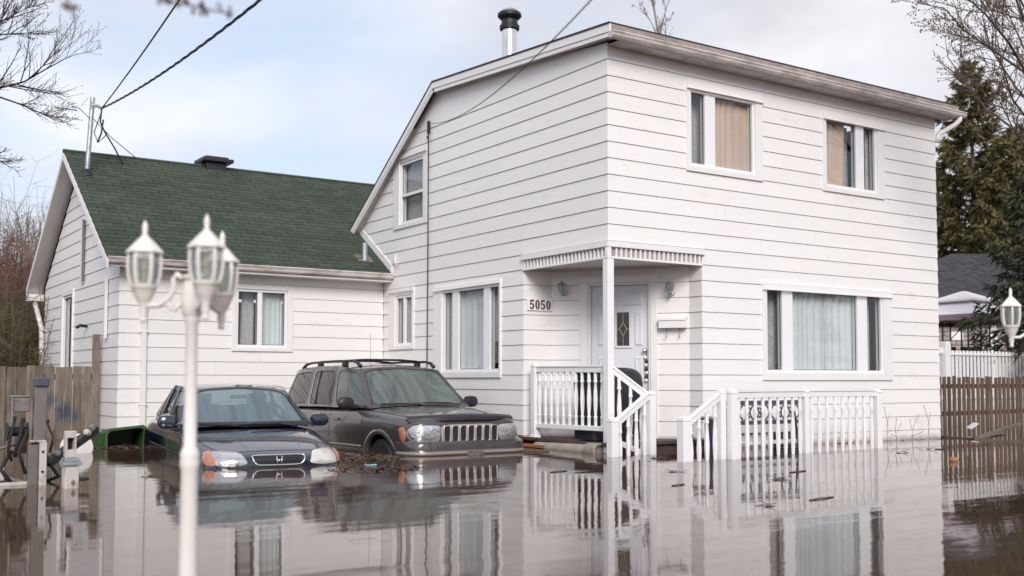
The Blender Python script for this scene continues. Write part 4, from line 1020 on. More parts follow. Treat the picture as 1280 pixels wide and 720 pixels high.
def mirror_shell(parent, P, sgn, m, mat_, name):
    y, z, x = P
    k = MB(); vs = []; fs = []
    # rounded housing lofted along x
    for (dx, sy, sz) in ((0.0, 0.35, 0.5), (0.03, 0.9, 0.9), (0.12, 1.0, 1.0), (0.19, 0.9, 0.88), (0.225, 0.4, 0.45)):
        for i in range(12):
            t_ = 2*math.pi*i/12; ca, sa = math.cos(t_), math.sin(t_)
            vs.append(((x+dx)*sgn, y+0.055*sy*math.copysign(abs(ca)**0.7, ca), z+0.085*sz*math.copysign(abs(sa)**0.7, sa)))
    for j in range(4):
        for i in range(12): fs.append((j*12+i, j*12+(i+1) % 12, (j+1)*12+(i+1) % 12, (j+1)*12+i))
    fs += [tuple(range(12)), tuple(48+i for i in range(12))]
    k.add(vs, fs); k.tube([((x-0.06)*sgn, y, z-0.05), ((x+0.06)*sgn, y, z-0.04)], 0.035, 8)
    return fixn(k.build(name, mat_, parent, smooth='auto'))
def wiper(parent, pts):
    m = MB(); m.tube(pts, 0.008, 5); a_, b_ = Vector(pts[-2]), Vector(pts[-1]); m.tube([a_+V(0, 0, .004), b_+V(0, 0, .004)], 0.010, 4); m.build('wiper', 'rubber', parent, smooth=True)
def wheel(parent, x, y, z, r_):
    sg = 1 if x > 0 else -1
    m = MB(); m.lathe([(r_*0.62, -0.11), (r_*0.93, -0.115), (r_, -0.085), (r_, 0.085), (r_*0.93, 0.115), (r_*0.62, 0.11)], (0, 0, 0), 36, axis=(1, 0, 0))
    o = m.build('wheel', 'rubber', parent, smooth='auto'); o.location = (x, y, z)
    m = MB(); m.lathe([(r_*0.62, 0.108*sg), (r_*0.55, 0.06*sg), (0.07, 0.07*sg), (0, 0.075*sg)], (0, 0, 0), 24, axis=(1, 0, 0)); m.build('rim', 'galvanised', o, smooth='auto')

SINK = -0.55
# ---- navy saloon
car = thing('sedan_car', 'dark navy sedan sunk to its headlights beside the brown off-roader', 'car')
secs = [(0.02, [(0.46, .25), (.56, .28), (.60, .42), (.59, .545), (.54, .60), (.28, .635), (0, .645)]),
        (0.10, [(0.56, .22), (.665, .28), (.70, .44), (.69, .57), (.62, .65), (.32, .69), (0, .70)]),
        (0.27, [(0.66, .20), (.755, .28), (.785, .48), (.775, .62), (.70, .71), (.36, .745), (0, .755)]),
        (0.55, [(.74, .2), (.81, .3), (.835, .5), (.825, .68), (.74, .775), (.38, .81), (0, .82)]),
        (0.90, [(.76, .2), (.83, .3), (.85, .5), (.84, .73), (.77, .835), (.40, .865), (0, .875)]),
        (1.22, [(.76, .2), (.83, .3), (.852, .5), (.845, .77), (.79, .885), (.42, .905), (0, .915)]),
        (1.40, [(.76, .2), (.83, .3), (.853, .5), (.845, .80), (.80, .905), (.42, .90), (0, .90)]),
        (2.0, [(.76, .2), (.83, .3), (.853, .5), (.845, .81), (.80, .915), (.42, .90), (0, .90)]),
        (3.2, [(.76, .2), (.83, .3), (.853, .52), (.845, .83), (.80, .935), (.42, .92), (0, .92)]),
        (3.62, [(.76, .2), (.83, .3), (.85, .52), (.84, .84), (.78, .955), (.40, .985), (0, .99)]),
        (4.1, [(.74, .22), (.81, .32), (.835, .53), (.82, .83), (.74, .94), (.38, .965), (0, .97)]),
        (4.36, [(.68, .25), (.76, .35), (.79, .55), (.775, .80), (.69, .90), (.34, .92), (0, .925)]),
        (4.44, [(.56, .3), (.66, .4), (.70, .55), (.69, .74), (.60, .82), (.3, .84), (0, .84)])]
body = loft('body', secs, 'car_navy', car)
P = Proj(body)
fe = lambda x, z, o: P.front(x, z, o)
for sg in (-1, 1):
    mt = 'headlight' if sg < 0 else 'headlight_fog'
    hl = [(0.335*sg, .585), (0.40*sg, .705), (0.56*sg, .725), (0.67*sg, .715), (0.70*sg, .66), (0.68*sg, .575), (0.50*sg, .565)]
    if sg < 0: hl = hl[::-1]
    h = decal(fe, hl, 0.006, 0.02, 0.022, 5).build('headlight', mt, car, smooth='auto'); fixn(h)
    am = [((0.66 if sg < 0 else 0.715)*sg, .572), ((0.675 if sg < 0 else 0.72)*sg, .716), ((0.70 if sg < 0 else 0.73)*sg, .715), (0.745*sg, .70), (0.765*sg, .64), (0.755*sg, .575)]
    if sg < 0: am = am[::-1]
    fixn(decal(lambda x, z, o: P.front(x, z, o), am, 0.010, 0.02, 0.012, 5).build('turn_signal', 'amber', car, smooth='auto'))
gr = [(-0.235, .575), (0.235, .575), (0.28, .615), (0.295, .672), (-0.295, .672), (-0.28, .615)]
fixn(decal(fe, gr, 0.004, 0.03, 0.0, 6).build('grille', 'black_plastic', car, smooth='auto'))
gp = dense(gr, 8); m = MB(); m.tube([fe(p.x, p.y, 0.010) for p in gp]+[fe(gp[0].x, gp[0].y, 0.010)], 0.009, 6, caps=False); m.build('grille_surround', 'chrome', car, smooth=True)
m = MB()
for z in (.605, .625, .645): m.tube([fe(-0.25+0.05*k, z, 0.006) for k in range(11)], 0.004, 4)
m.build('grille_bar', 'black_metal', car, smooth=True)
m = MB()     # the emblem: two uprights flaring towards the top and a crossbar
def eb(a_, b_, w_): m.tube([fe(*a_, 0.016), fe(*b_, 0.016)], w_, 6)
eb((-0.030, .652), (-0.022, .596), 0.007); eb((0.030, .652), (0.022, .596), 0.007); eb((-0.024, .624), (0.024, .624), 0.007); eb((-0.036, .654), (-0.022, .654), 0.005); eb((0.036, .654), (0.022, .654), 0.005)
m.build('emblem', 'chrome', car, smooth=True)
tp_ = lambda x, y, o: P.top(x, y, o)
for sg in (-1, 1):
    seam(tp_, [(sg*0.60, 0.22), (sg*0.70, 0.6), (sg*0.735, 1.0), (sg*0.745, 1.22)]).build('hood_seam', 'rubber', car)
seam(fe, [(-0.60, .70), (-0.3, .715), (0, .72), (0.3, .715), (0.60, .70)]).build('hood_edge_seam', 'rubber', car)
seam(fe, [(-0.33, .56), (-0.1, .555), (0.1, .555), (0.33, .56)], 0.006).build('bumper_seam', 'rubber', car)
for sg in (-1, 1):
    m = seam(tp_, [(sg*0.30, 0.30), (sg*0.36, 0.7), (sg*0.40, 1.15)], 0.012, 0.002); m.build('hood_crease', 'car_navy', car, smooth=True)
# cabin
A0, B0, C0, D0 = (0.80, 1.38, .905), (0.82, 2.32, .915), (0.82, 3.10, .93), (0.73, 3.72, .985)
A1, B1, C1, D1 = (0.60, 2.02, 1.35), (0.63, 2.48, 1.40), (0.63, 2.95, 1.395), (0.57, 3.20, 1.36)
mx = lambda p: (-p[0], p[1], p[2])
gh = roofgrid(car, [(.60, 2.02, 1.35), (.615, 2.15, 1.37), (.63, 2.48, 1.40), (.63, 2.95, 1.395), (.59, 3.12, 1.375), (.57, 3.20, 1.36)], 0.03, 'car_navy')
windowpanel(car, [mx(A0), A0, A1, mx(A1)], (0.055, 0.04, 0.055, 0.05), 0.10, 0.22, 'car_navy', 'misted_glass', 'windshield', out=(0, -1, .6), n=40)
windowpanel(car, [D0, mx(D0), mx(D1), D1], (0.07, 0.06, 0.07, 0.06), 0.06, 0.25, 'car_navy', 'car_glass', 'rear_window', out=(0, 1, .6))
for f in (lambda p: p, mx):
    sx = f((1, 0, 0))[0]
    windowpanel(car, [f(A0), f(B0), f(B1), f(A1)], (0.10, 0.06, 0.05, 0.10), 0.03, 0.30, 'car_navy', 'car_glass', out=(sx, 0, .2))
    windowpanel(car, [f(B0), f(C0), f(C1), f(B1)], (0.05, 0.06, 0.06, 0.10), 0.03, 0.30, 'car_navy', 'car_glass', out=(sx, 0, .2))
    windowpanel(car, [f(C0), f(D0), f(D1), f(C1)], (0.08, 0.10, 0.25, 0.14), 0.02, 0.30, 'car_navy', 'car_glass', out=(sx, 0, .2))
    mirror_shell(car, (1.60, .985, .82), sx, None, 'car_navy', 'mirror')
    sd_ = lambda y, z, o, sx=sx: P.side(sx, y, z, o)
    seam(sd_, [(1.30, .80), (1.28, .5), (1.30, .25)]).build('door_seam', 'rubber', car); seam(sd_, [(2.38, .86), (2.40, .5), (2.38, .25)]).build('door_seam', 'rubber', car)
    seam(sd_, [(1.0, .62), (2.0, .63), (3.4, .64)], 0.022, 0.006).build('side_moulding', 'rubber', car)
m = MB(); m.box(-0.74, 1.5, .925, 0.74, 3.6, .94); m.box(-0.72, 1.38, .925, 0.72, 1.72, .985)
for sx in (-0.36, 0.36):
    m.box(sx-0.22, 2.45, .94, sx+0.22, 2.6, 1.16); m.box(sx-0.12, 2.48, 1.16, sx+0.12, 2.58, 1.30)
m.box(-0.6, 3.2, .94, 0.6, 3.4, 1.12); m.build('cabin_trim', 'seat', car, bevel=0.02)
m = MB()
m.tube([(0.36+0.18*math.cos(t_*math.pi/12), 1.83+0.05*math.sin(t_*math.pi/12), 1.02+0.17*math.sin(t_*math.pi/12)) for t_ in range(25)], 0.014, 6); m.build('steering_wheel', 'rubber', car, smooth=True)
m = MB(); m.box(-0.11, 1.955, 1.245, 0.11, 1.985, 1.295); m.build('rear_view_mirror', 'rubber', car, bevel=0.01)
wiper(car, [(-0.06, 1.23, .93), (-0.25, 1.255, .95), (-0.60, 1.335, .955)]); wiper(car, [(0.56, 1.27, .93), (0.35, 1.245, .955), (-0.02, 1.225, .962)])
rz = -R(6.4); car.rotation_euler = (R(0.6), 0, rz)
cy, sy = math.cos(rz), math.sin(rz); hy = 0.36
mid = Vector((-4.345, 0.65))
car.location = (mid.x+sy*hy, mid.y-cy*hy, SINK)

# ---- brown four-wheel drive
jp = thing('suv_car', 'dark brown four-wheel-drive car with roof rails and seven-slot grille standing in the flood', 'car')
secs = [(0.10, [(.58, .44), (.66, .50), (.70, .70), (.70, .88), (.66, .975), (.34, 1.005), (0, 1.015)]),
        (0.16, [(.66, .44), (.76, .50), (.79, .72), (.785, .90), (.72, 1.00), (.36, 1.03), (0, 1.04)]),
        (0.36, [(.74, .42), (.83, .50), (.865, .76), (.855, .94), (.76, 1.045), (.39, 1.075), (0, 1.085)]),
        (0.80, [(.78, .40), (.885, .48), (.905, .78), (.885, .985), (.80, 1.085), (.41, 1.12), (0, 1.13)]),
        (1.20, [(.78, .40), (.885, .48), (.91, .78), (.895, 1.005), (.815, 1.115), (.42, 1.15), (0, 1.16)]),
        (1.40, [(.78, .40), (.885, .48), (.912, .78), (.90, 1.02), (.835, 1.13), (.42, 1.145), (0, 1.15)]),
        (1.9, [(.78, .40), (.885, .48), (.913, .78), (.90, 1.03), (.85, 1.13), (.42, 1.12), (0, 1.12)]),
        (3.2, [(.78, .40), (.885, .48), (.913, .78), (.90, 1.03), (.85, 1.13), (.42, 1.12), (0, 1.12)]),
        (4.15, [(.78, .42), (.88, .50), (.908, .80), (.895, 1.03), (.845, 1.13), (.42, 1.12), (0, 1.12)]),
        (4.42, [(.74, .45), (.84, .53), (.87, .80), (.865, 1.02), (.82, 1.12), (.41, 1.12), (0, 1.12)]),
        (4.52, [(.64, .50), (.74, .56), (.78, .80), (.775, 1.0), (.73, 1.09), (.37, 1.10), (0, 1.10)])]
body = loft('body', secs, 'car_umber', jp, 3)
P = Proj(body)
# wheel openings cut through the sides
for sg in (-1, 1):
    for wy in (0.93, 3.62):
        k = MB(); k.lathe([(0.41, -0.35), (0.41, 0.35)], (sg*0.85, wy, 0.40), 40, axis=(1, 0, 0)); cut = k.build('cutter', 'rubber')
        md = body.modifiers.new('b', 'BOOLEAN'); md.operation = 'DIFFERENCE'; md.solver = 'EXACT'; md.object = cut
        bake(body); bpy.data.objects.remove(cut)
        m = MB(); pts = [];   # flare
        Q = [(0.47, 0.0), (0.435, 0.022), (0.405, 0.0), (0.42, -0.03)]
        vs = []; K = 22
        for i in range(K+1):
            t_ = math.pi*i/K*1.16-0.25
            for (rr_, o_) in ((0.470, 0.004), (0.455, 0.018), (0.42, 0.022), (0.402, 0.010), (0.405, -0.06)):
                y, z = wy+rr_*math.cos(t_), 0.40+rr_*math.sin(t_)
                vs.append(P.side(sg, y, max(z, 0.42), 0) * 1.0 + Vector((sg*o_, 0, min(0, z-0.42))))
        fs = [(i*5+j, i*5+j+1, (i+1)*5+j+1, (i+1)*5+j) for i in range(K) for j in range(4)]
        fixn(m.add(vs, fs).build('wheel_arch', 'car_umber', jp, smooth=True))
        wheel(jp, sg*0.765, wy, 0.37, 0.365)
    m = MB(); m.box(-0.3*sg+sg*0.72-0.02, 0.45, 0.3, -0.3*sg+sg*0.72+0.02, 1.45, 1.0); m.build('inner_arch', 'rubber', jp)
fe = lambda x, z, o: P.front(x, z, o)
for sg in (-1, 1):
    hl = [(0.455*sg, .715), (0.44*sg, .92), (0.62*sg, .93), (0.78*sg, .925), (0.825*sg, .86), (0.825*sg, .715)]
    if sg < 0: hl = hl[::-1]
    fixn(decal(fe, hl, 0.012, 0.03, 0.02, 6).build('headlight', 'headlight', jp, smooth='auto'))
    am = [(0.832*sg, .73), (0.832*sg, .905), (0.842*sg, .90), (0.856*sg, .88), (0.856*sg, .79), (0.848*sg, .73)]
    if sg < 0: am = am[::-1]
    fixn(decal(fe, am, 0.014, 0.03, 0.008, 5).build('turn_signal', 'amber', jp, smooth='auto'))
pan = [(-0.425, .685), (0.425, .685), (0.45, .935), (-0.45, .935)]
fixn(decal(fe, pan, 0.022, 0.03, 0.01, 7).build('grille', 'chrome_rose', jp, smooth='auto'))
for k in range(7):
    xc = -0.360+k*0.120
    sl = [(xc-0.042, .708), (xc+0.042, .708), (xc+0.047, .81), (xc+0.046, .918), (xc-0.046, .918), (xc-0.047, .81)]
    sk = 1+0.06*0
    pts_ = dense(sl, 5)
    o = fixn(decal(fe, sl, 0.034, 0.01, 0.0, 5).build('grille_slot', 'black_plastic', jp, smooth='auto'))
    m = MB(); m.tube([fe(p.x, p.y, 0.036) for p in pts_]+[fe(pts_[0].x, pts_[0].y, 0.036)], 0.0075, 5, caps=False); m.build('slot_rim', 'chrome', o, smooth=True)
# bumper
vs = []; K = 24; prof = [(0.02, .40), (-0.055, .44), (-0.075, .54), (-0.078, .60), (-0.068, .615), (-0.07, .63), (-0.062, .695), (-0.03, .725), (0.06, .73)]
for i in range(K+1):
    f = -1+2*i/K; x = 0.90*math.sin(f*math.pi/2*0.999) if True else f; yb = 0.06+0.46*max(0, abs(f)-0.45)**2.2/0.55**2.2*0.9
    for (o_, z) in prof: vs.append((x*(1+(-o_)*0.25*abs(f)), yb+o_*(1.0 if abs(f) < 0.8 else 0.9), z))
n = len(prof); fs = [(i*n+j, i*n+j+1, (i+1)*n+j+1, (i+1)*n+j) for i in range(K) for j in range(n-1)]
bmp = fixn(MB().add(vs, fs).build('bumper', 'car_umber', jp, smooth='auto'))
m = MB(); m.tube([(0.905*math.sin((-1+2*i/K)*math.pi/2), 0.06+0.46*max(0, abs(-1+2*i/K)-0.45)**2.2/0.55**2.2*0.9-0.07, .575) for i in range(K+1)], 0.028, 6); m.build('bumper_strip', 'cladding', bmp, smooth=True)
m = MB(); m.box(-0.12, -0.045, .545, 0.12, -0.02, .60); m.build('plate_bracket', 'dull_steel', bmp, bevel=0.005)
# hood deflector
vs = []; K = 20
for i in range(K+1):
    f = -1+2*i/K; x = 0.81*f; zb = 0.94+0.026*(1-f*f); y0 = 0.09+0.23*abs(f)**3.2
    vs += [(x, y0, zb), (x, y0-0.028, zb+0.028), (x, y0-0.02, zb+0.068), (x, y0+0.035, zb+0.095), (x, y0+0.12, zb+0.098)]
fs = [(i*5+j, i*5+j+1, (i+1)*5+j+1, (i+1)*5+j) for i in range(K) for j in range(4)]
fixn(MB().add(vs, fs).build('hood_deflector', 'black_plastic', jp, smooth='auto'))
tp_ = lambda x, y, o: P.top(x, y, o)
for sg in (-1, 1):
    seam(tp_, [(sg*0.70, 0.30), (sg*0.765, 0.6), (sg*0.79, 1.0), (sg*0.80, 1.30)]).build('hood_seam', 'rubber', jp)
    seam(tp_, [(sg*0.42, 0.35), (sg*0.46, 0.8), (sg*0.48, 1.2)], 0.03, 0.004).build('hood_crease', 'car_umber', jp, smooth=True)
A0, B0, C0, D0 = (0.80, 1.36, 1.125), (0.855, 2.42, 1.13), (0.855, 3.32, 1.13), (0.80, 4.40, 1.125)
A1, B1, C1, D1 = (0.64, 2.00, 1.665), (0.68, 2.62, 1.72), (0.68, 3.38, 1.725), (0.63, 4.20, 1.68)
gh = roofgrid(jp, [(.64, 2.00, 1.665), (.665, 2.2, 1.692), (.68, 2.62, 1.72), (.68, 3.38, 1.725), (.66, 3.9, 1.71), (.63, 4.20, 1.68)], 0.045, 'car_umber')
windowpanel(jp, [mx(A0), A0, A1, mx(A1)], (0.035, 0.05, 0.035, 0.05), 0.09, 0.20, 'car_umber', 'misted_glass_green', 'windshield', out=(0, -1, .6), n=40)
windowpanel(jp, [D0, mx(D0), mx(D1), D1], (0.07, 0.08, 0.07, 0.08), 0.04, 0.25, 'car_umber', 'car_glass_dark', 'rear_window', out=(0, 1, .3))
for f in (lambda p: p, mx):
    sx = f((1, 0, 0))[0]
    windowpanel(jp, [f(A0), f(B0), f(B1), f(A1)], (0.08, 0.05, 0.06, 0.09), 0.03, 0.34, 'car_umber', 'misted_glass_green', out=(sx, 0, .2))
    fo = windowpanel(jp, [f(B0), f(C0), f(C1), f(B1)], (0.05, 0.06, 0.07, 0.11), 0.03, 0.22, 'car_umber', 'car_glass_dark', out=(sx, 0, .2))
    bq, cq_, cr_, br_ = [Vector(f(p)) for p in (B0, C0, C1, B1)]
    m = MB(); m.tube([bq.lerp(cq_, .66)*0.94+br_.lerp(cr_, .66)*0.06+V(sx*0.02, 0, 0), bq.lerp(cq_, .66)*0.12+br_.lerp(cr_, .66)*0.88+V(sx*0.02, 0, 0)], 0.012, 5); m.build('division_bar', 'rubber', fo)
    windowpanel(jp, [f(C0), f(D0), f(D1), f(C1)], (0.05, 0.06, 0.07, 0.11), 0.03, 0.26, 'car_umber', 'car_glass_dark', out=(sx, 0, .2))
    mirror_shell(jp, (1.68, 1.20, .90), sx, None, 'black_plastic', 'mirror')
    sd_ = lambda y, z, o, sx=sx: P.side(sx, y, z, o)
    for ys in ([(1.42, 1.05), (1.40, .8), (1.42, .5)], [(2.45, 1.10), (2.44, .8), (2.44, .48)], [(3.34, 1.10), (3.30, .9), (3.16, .62), (3.14, .48)]):
        seam(sd_, ys).build('door_seam', 'rubber', jp)
    seam(sd_, [(1.46, .62), (2.3, .62), (3.12, .62)], 0.035, 0.010).build('side_moulding', 'cladding', jp, smooth=True)
    for yh in (2.20, 3.02):
        m = MB(); a_ = P.side(sx, yh, .965, 0.012); m.box(a_.x-0.014, yh-0.09, .95, a_.x+0.014, yh+0.09, .985); m.build('door_handle', 'car_umber', jp, bevel=0.008)
    # roof rails
    m = MB(); zt_ = 1.79
    m.tube([(sx*.60, 2.05, 1.71), (sx*.60, 2.14, 1.76), (sx*.60, 2.28, zt_), (sx*.60, 3.0, zt_+.01), (sx*.60, 3.7, zt_), (sx*.59, 3.95, 1.768), (sx*.59, 4.06, 1.71)], [0.03, .024, .018, .017, .017, .022, .03], 8)
    m.build('roof_rail', 'black_plastic', jp, smooth=True)
    m = MB()
    for yf in (2.55, 3.4): m.box(sx*.60-0.03, yf-0.06, 1.725, sx*.60+0.03, yf+0.06, zt_-0.012)
    m.build('rail_foot', 'black_plastic', jp, bevel=0.01)
for yf in (2.55, 3.40):
    m = MB(); m.tube([(-0.60, yf, 1.80), (-0.3, yf, 1.82), (0.3, yf, 1.82), (0.60, yf, 1.80)], 0.018, 6); m.build('cross_bar', 'black_plastic', jp, smooth=True)
m = MB(); m.box(-0.80, 1.6, 1.13, 0.80, 4.3, 1.145); m.box(-0.76, 1.42, 1.13, 0.76, 1.80, 1.20)
for sx in (-0.38, 0.38):
    m.box(sx-0.24, 2.55, 1.145, sx+0.24, 2.7, 1.38); m.box(sx-0.13, 2.58, 1.38, sx+0.13, 2.68, 1.56)
m.box(-0.65, 3.4, 1.145, 0.65, 3.55, 1.36); m.build('cabin_trim', 'seat', jp, bevel=0.02)
m = MB(); m.tube([(0.38+0.19*math.cos(t_*math.pi/12), 1.9+0.05*math.sin(t_*math.pi/12), 1.25+0.18*math.sin(t_*math.pi/12)) for t_ in range(25)], 0.014, 6); m.build('steering_wheel', 'rubber', jp, smooth=True)
m = MB(); m.box(-0.12, 1.93, 1.53, 0.12, 1.96, 1.585); m.build('rear_view_mirror', 'rubber', jp, bevel=0.01)
m = MB(); m.tube([(0.0, 1.94, 1.53), (0.0, 1.93, 1.42)], 0.003, 4); m.lathe([(0, -0.04), (0.018, -0.01), (0.018, 0.02), (0, 0.03)], (0, 1.93, 1.39), 8); m.build('hanging_charm', 'red_cloth', jp)
wiper(jp, [(-0.08, 1.235, 1.175), (-0.3, 1.27, 1.185), (-0.64, 1.36, 1.18)]); wiper(jp, [(0.60, 1.31, 1.165), (0.4, 1.275, 1.185), (-0.02, 1.24, 1.195)])
m = MB(); m.tube([(-0.80, 1.30, 1.11), (-0.81, 1.31, 1.30), (-0.815, 1.34, 2.15)], [0.004, .003, .002], 4); m.build('aerial', 'black_metal', jp)
rz = R(0.8); jp.rotation_euler = (R(-0.4), 0, rz)
cy, sy = math.cos(rz), math.sin(rz); hy = 0.26; mid = Vector((-1.527, 1.128))
jp.location = (mid.x+sy*hy, mid.y-cy*hy, SINK)
# ------------------------------------------------------------------ white garden lamp posts
def lantern(parent):
    """one hexagonal head hung at the origin of its own mesh: z=0 is the lantern floor"""
    m = MB(); m.lathe([(0.010, -0.175), (0.018, -0.165), (0.014, -0.145), (0.022, -0.125), (0.020, -0.095), (0.033, -0.07), (0.052, -0.035), (0.058, -0.012), (0.066, -0.004), (0.066, 0.006), (0.05, 0.008)], (0, 0, 0), 12)
    pr = [(0.061, 0.008), (0.072, 0.05), (0.077, 0.10), (0.075, 0.145), (0.070, 0.162)]
    for k in range(6):
        an = math.pi/3*k; m.tube([(r_*math.cos(an), r_*math.sin(an), z) for r_, z in pr], 0.010, 5)
    m.lathe([(0.066, 0.158), (0.074, 0.163), (0.066, 0.168)], (0, 0, 0), 6)
    fr = m.build('lantern', 'lamp_white', parent, smooth='auto')
    m = MB()
    m.lathe([(0.060, 0.162), (0.090, 0.160), (0.092, 0.168), (0.078, 0.182), (0.056, 0.205), (0.034, 0.228), (0.020, 0.240), (0.016, 0.246)], (0, 0, 0), 6, rot=R(30)*0)
    m.build('cap', 'lamp_white', fr)
    m = MB(); m.lathe([(0.016, 0.244), (0.018, 0.250), (0.010, 0.256), (0.015, 0.275), (0.012, 0.300), (0.004, 0.318), (0, 0.322)], (0, 0, 0), 10); m.build('finial', 'lamp_white', fr, smooth=True)
    for k in range(6):
        a0, a1 = math.pi/3*k+0.06, math.pi/3*(k+1)-0.06; vs = []
        for r_, z in pr:
            q = r_*0.985; vs += [(q*math.cos(a0), q*math.sin(a0), z), (q*math.cos(a1), q*math.sin(a1), z)]
        fs = [(2*i, 2*i+1, 2*i+3, 2*i+2) for i in range(len(pr)-1)]
        MB().add(vs, fs).build('pane', 'frosted_lamp_glass', fr, smooth=True)
    m = MB(); m.tube([(0, 0, 0.008), (0, 0, 0.07)], 0.013, 8); m.lathe([(0.013, 0.07), (0.019, 0.085), (0.014, 0.11), (0.003, 0.135), (0, 0.137)], (0, 0, 0), 8); m.build('candle_bulb', 'candle', fr, smooth=True)
    return fr
pc = at(240, 400, 4.72)
lamp = thing('lamp_post', 'white three-headed lamp post standing close in front of the dark cars', 'lamp post', (pc.x, pc.y, 0), 0, 'white garden lamp posts')
rl, fwl = Vector((rt.x, rt.y, 0)).normalized(), Vector((fw.x, fw.y, 0)).normalized()
m = MB(); m.lathe([(0.052, -0.62), (0.052, -0.3), (0.042, -0.25), (0.036, 0.56), (0.041, 0.575), (0.043, 0.595), (0.039, 0.615), (0.042, 0.63), (0.035, 0.65), (0.028, 0.665), (0.025, 1.20), (0.034, 1.215), (0.034, 1.235)], (0, 0, 0), 20)
m.build('pole', 'lamp_white', lamp, smooth='auto')
m = MB(); m.lathe([(0.034, 1.235), (0.044, 1.25), (0.048, 1.30), (0.045, 1.36), (0.036, 1.395), (0.05, 1.405), (0.05, 1.415), (0.02, 1.425), (0.0, 1.43)], (0, 0, 0), 16)
m.build('hub', 'lamp_white', lamp, smooth='auto')
for lx, dp, dz in ((-1.0, 0.0, 0.0), (0.52, -0.85, 0.0), (0.34, 0.92, -0.02)):
    dirv = (rl*lx+fwl*dp).normalized(); hp = dirv*0.215
    m = MB(); z0 = 1.30
    m.tube([dirv*0.04+V(0, 0, 1.40), dirv*0.07+V(0, 0, 1.425), dirv*0.085+V(0, 0, 1.40), dirv*0.08+V(0, 0, 1.36), dirv*0.105+V(0, 0, 1.315), dirv*0.15+V(0, 0, 1.285), dirv*0.19+V(0, 0, 1.285+dz*.7), dirv*0.213+V(0, 0, 1.295+dz)], [0.010, .013, .013, .012, .012, .012, .012, .012], 8)
    m.tube([dirv*0.05+V(0, 0, 1.30), dirv*0.075+V(0, 0, 1.265), dirv*0.10+V(0, 0, 1.275), dirv*0.105+V(0, 0, 1.30)], 0.009, 6)
    m.build('arm', 'lamp_white', lamp, smooth=True)
    ln_ = lantern(lamp); ln_.scale = (0.88, 0.88, 0.92); ln_.location = (hp.x, hp.y, 1.37+dz); ln_.rotation_euler = (0, 0, math.atan2(hp.y, hp.x)+0.25)
lamp2 = dup(lamp); p2 = at(1299, 400, 8.13); lamp2.location = (p2.x, p2.y, 0); lamp2['label'] = 'white lamp post at the far right before the brown picket fence'

# ------------------------------------------------------------------ weathered board fence on the left
fp0, fp1 = Vector((-4.74, 7.50, 0)), Vector((-11.5, 9.15, 0)); fd = (fp1-fp0).normalized(); fn = Vector((fd.y, -fd.x, 0))
if fn.dot(CAM-fp0) < 0: fn = -fn
paint_splash('fence_painted', 'fence_grey', [(tuple(fd*0.46+V(0, 0, 0.42)), 0.16, 0.9), (tuple(fd*0.33+V(0, 0, 0.38)), 0.10, 0.75), (tuple(fd*0.68+V(0, 0, 0.62)), 0.11, 0.7), (tuple(fd*0.92+V(0, 0, 0.72)), 0.07, 0.5)], (0.035, 0.06, 0.085))
fence = thing('board_fence', 'weathered grey board fence between the wing and the left edge, blue paint splash on it', 'fence', tuple(fp0))
rg = random.Random(21); s_ = 0.06; Ltot = (fp1-fp0).length; kk = 0
while s_ < Ltot:
    wd = rg.uniform(0.125, 0.15); th = 0.02; zt = 1.16+rg.uniform(-0.012, 0.02); t0 = rg.uniform(0, 0.008)
    m = MB(); m.obox(fd*s_+fn*t0+V(0, 0, -0.55), fd*wd, fn*th, V(rg.uniform(-.004, .004), 0, zt+0.55))
    m.build('board', 'fence_painted', fence, bevel=0.003)
    s_ += wd+rg.uniform(0.003, 0.009)
for z in (0.05, 0.95):
    m = MB(); m.obox(fd*0.0-fn*0.045+V(0, 0, z), fd*Ltot, fn*0.04, V(0, 0, 0.09)); m.build('rail', 'fence_grey', fence)
for s_, zt, off in ((0.0, 1.70, 0.0), (2.4, 1.22, -0.10), (4.8, 1.22, -0.10)):
    m = MB(); m.obox(fd*(s_-0.06)+fn*(off+0.03)+V(0, 0, -0.55), fd*0.115, -fn*0.10, V(0, 0, zt+0.55)); m.build('fence_post', 'fence_grey', fence, bevel=0.008)
# ------------------------------------------------------------------ boat trailer front end
tr = thing('boat_trailer', 'rusty boat trailer nose with a tall grey winch post standing in the water', 'trailer', tuple(V(-6.84, -0.55, 0)-rl*0.13), 0)
m = MB(); lean = V(0.015, 0.02, 0)
m.obox((-0.068, 0.16, -0.5), (0.105, 0, 0), (0, 0.10, 0), (0.03, 0.02, 1.40)); m.build('winch_post', 'grey_paint', tr, bevel=0.008)
m = MB(); m.obox((-0.048, 0.155, 0.89), (0.125, 0, 0), (0, 0.125, 0), (0.003, 0, 0.085)); m.build('post_cap', 'iron_blue', tr, bevel=0.014)
m = MB(); m.box(-0.012, 0.06, -0.4, 0.05, 0.10, 0.385); m.box(-0.085, 0.115, 0.385, 0.055, 0.30, 0.40)
m.build('post_socket', 'dirty_white', tr, bevel=0.005)
m = MB(); m.box(-0.10, 0.11, -0.4, -0.013, 0.22, 0.36); m.build('socket_side', 'grey_paint', tr, bevel=0.005)
m = MB(); m.lathe([(0.0, -0.004), (0.012, -0.004), (0.012, 0.004), (0, 0.004)], (0.015, 0.056, 0.30), 10, axis=(0, 1, 0)); m.lathe([(0.0, -0.004), (0.012, -0.004), (0.012, 0.004), (0, 0.004)], (0.015, 0.056, 0.12), 10, axis=(0, 1, 0)); m.build('bolt', 'black_metal', tr)
m = MB(); m.box(-0.22, 0.22, 0.66, -0.075, 0.34, 0.79); m.box(-0.24, 0.21, 0.791, -0.07, 0.35, 0.81); m.box(-0.235, 0.20, 0.50, -0.215, 0.23, 0.79); m.build('winch_bracket', 'dull_steel', tr, bevel=0.01)
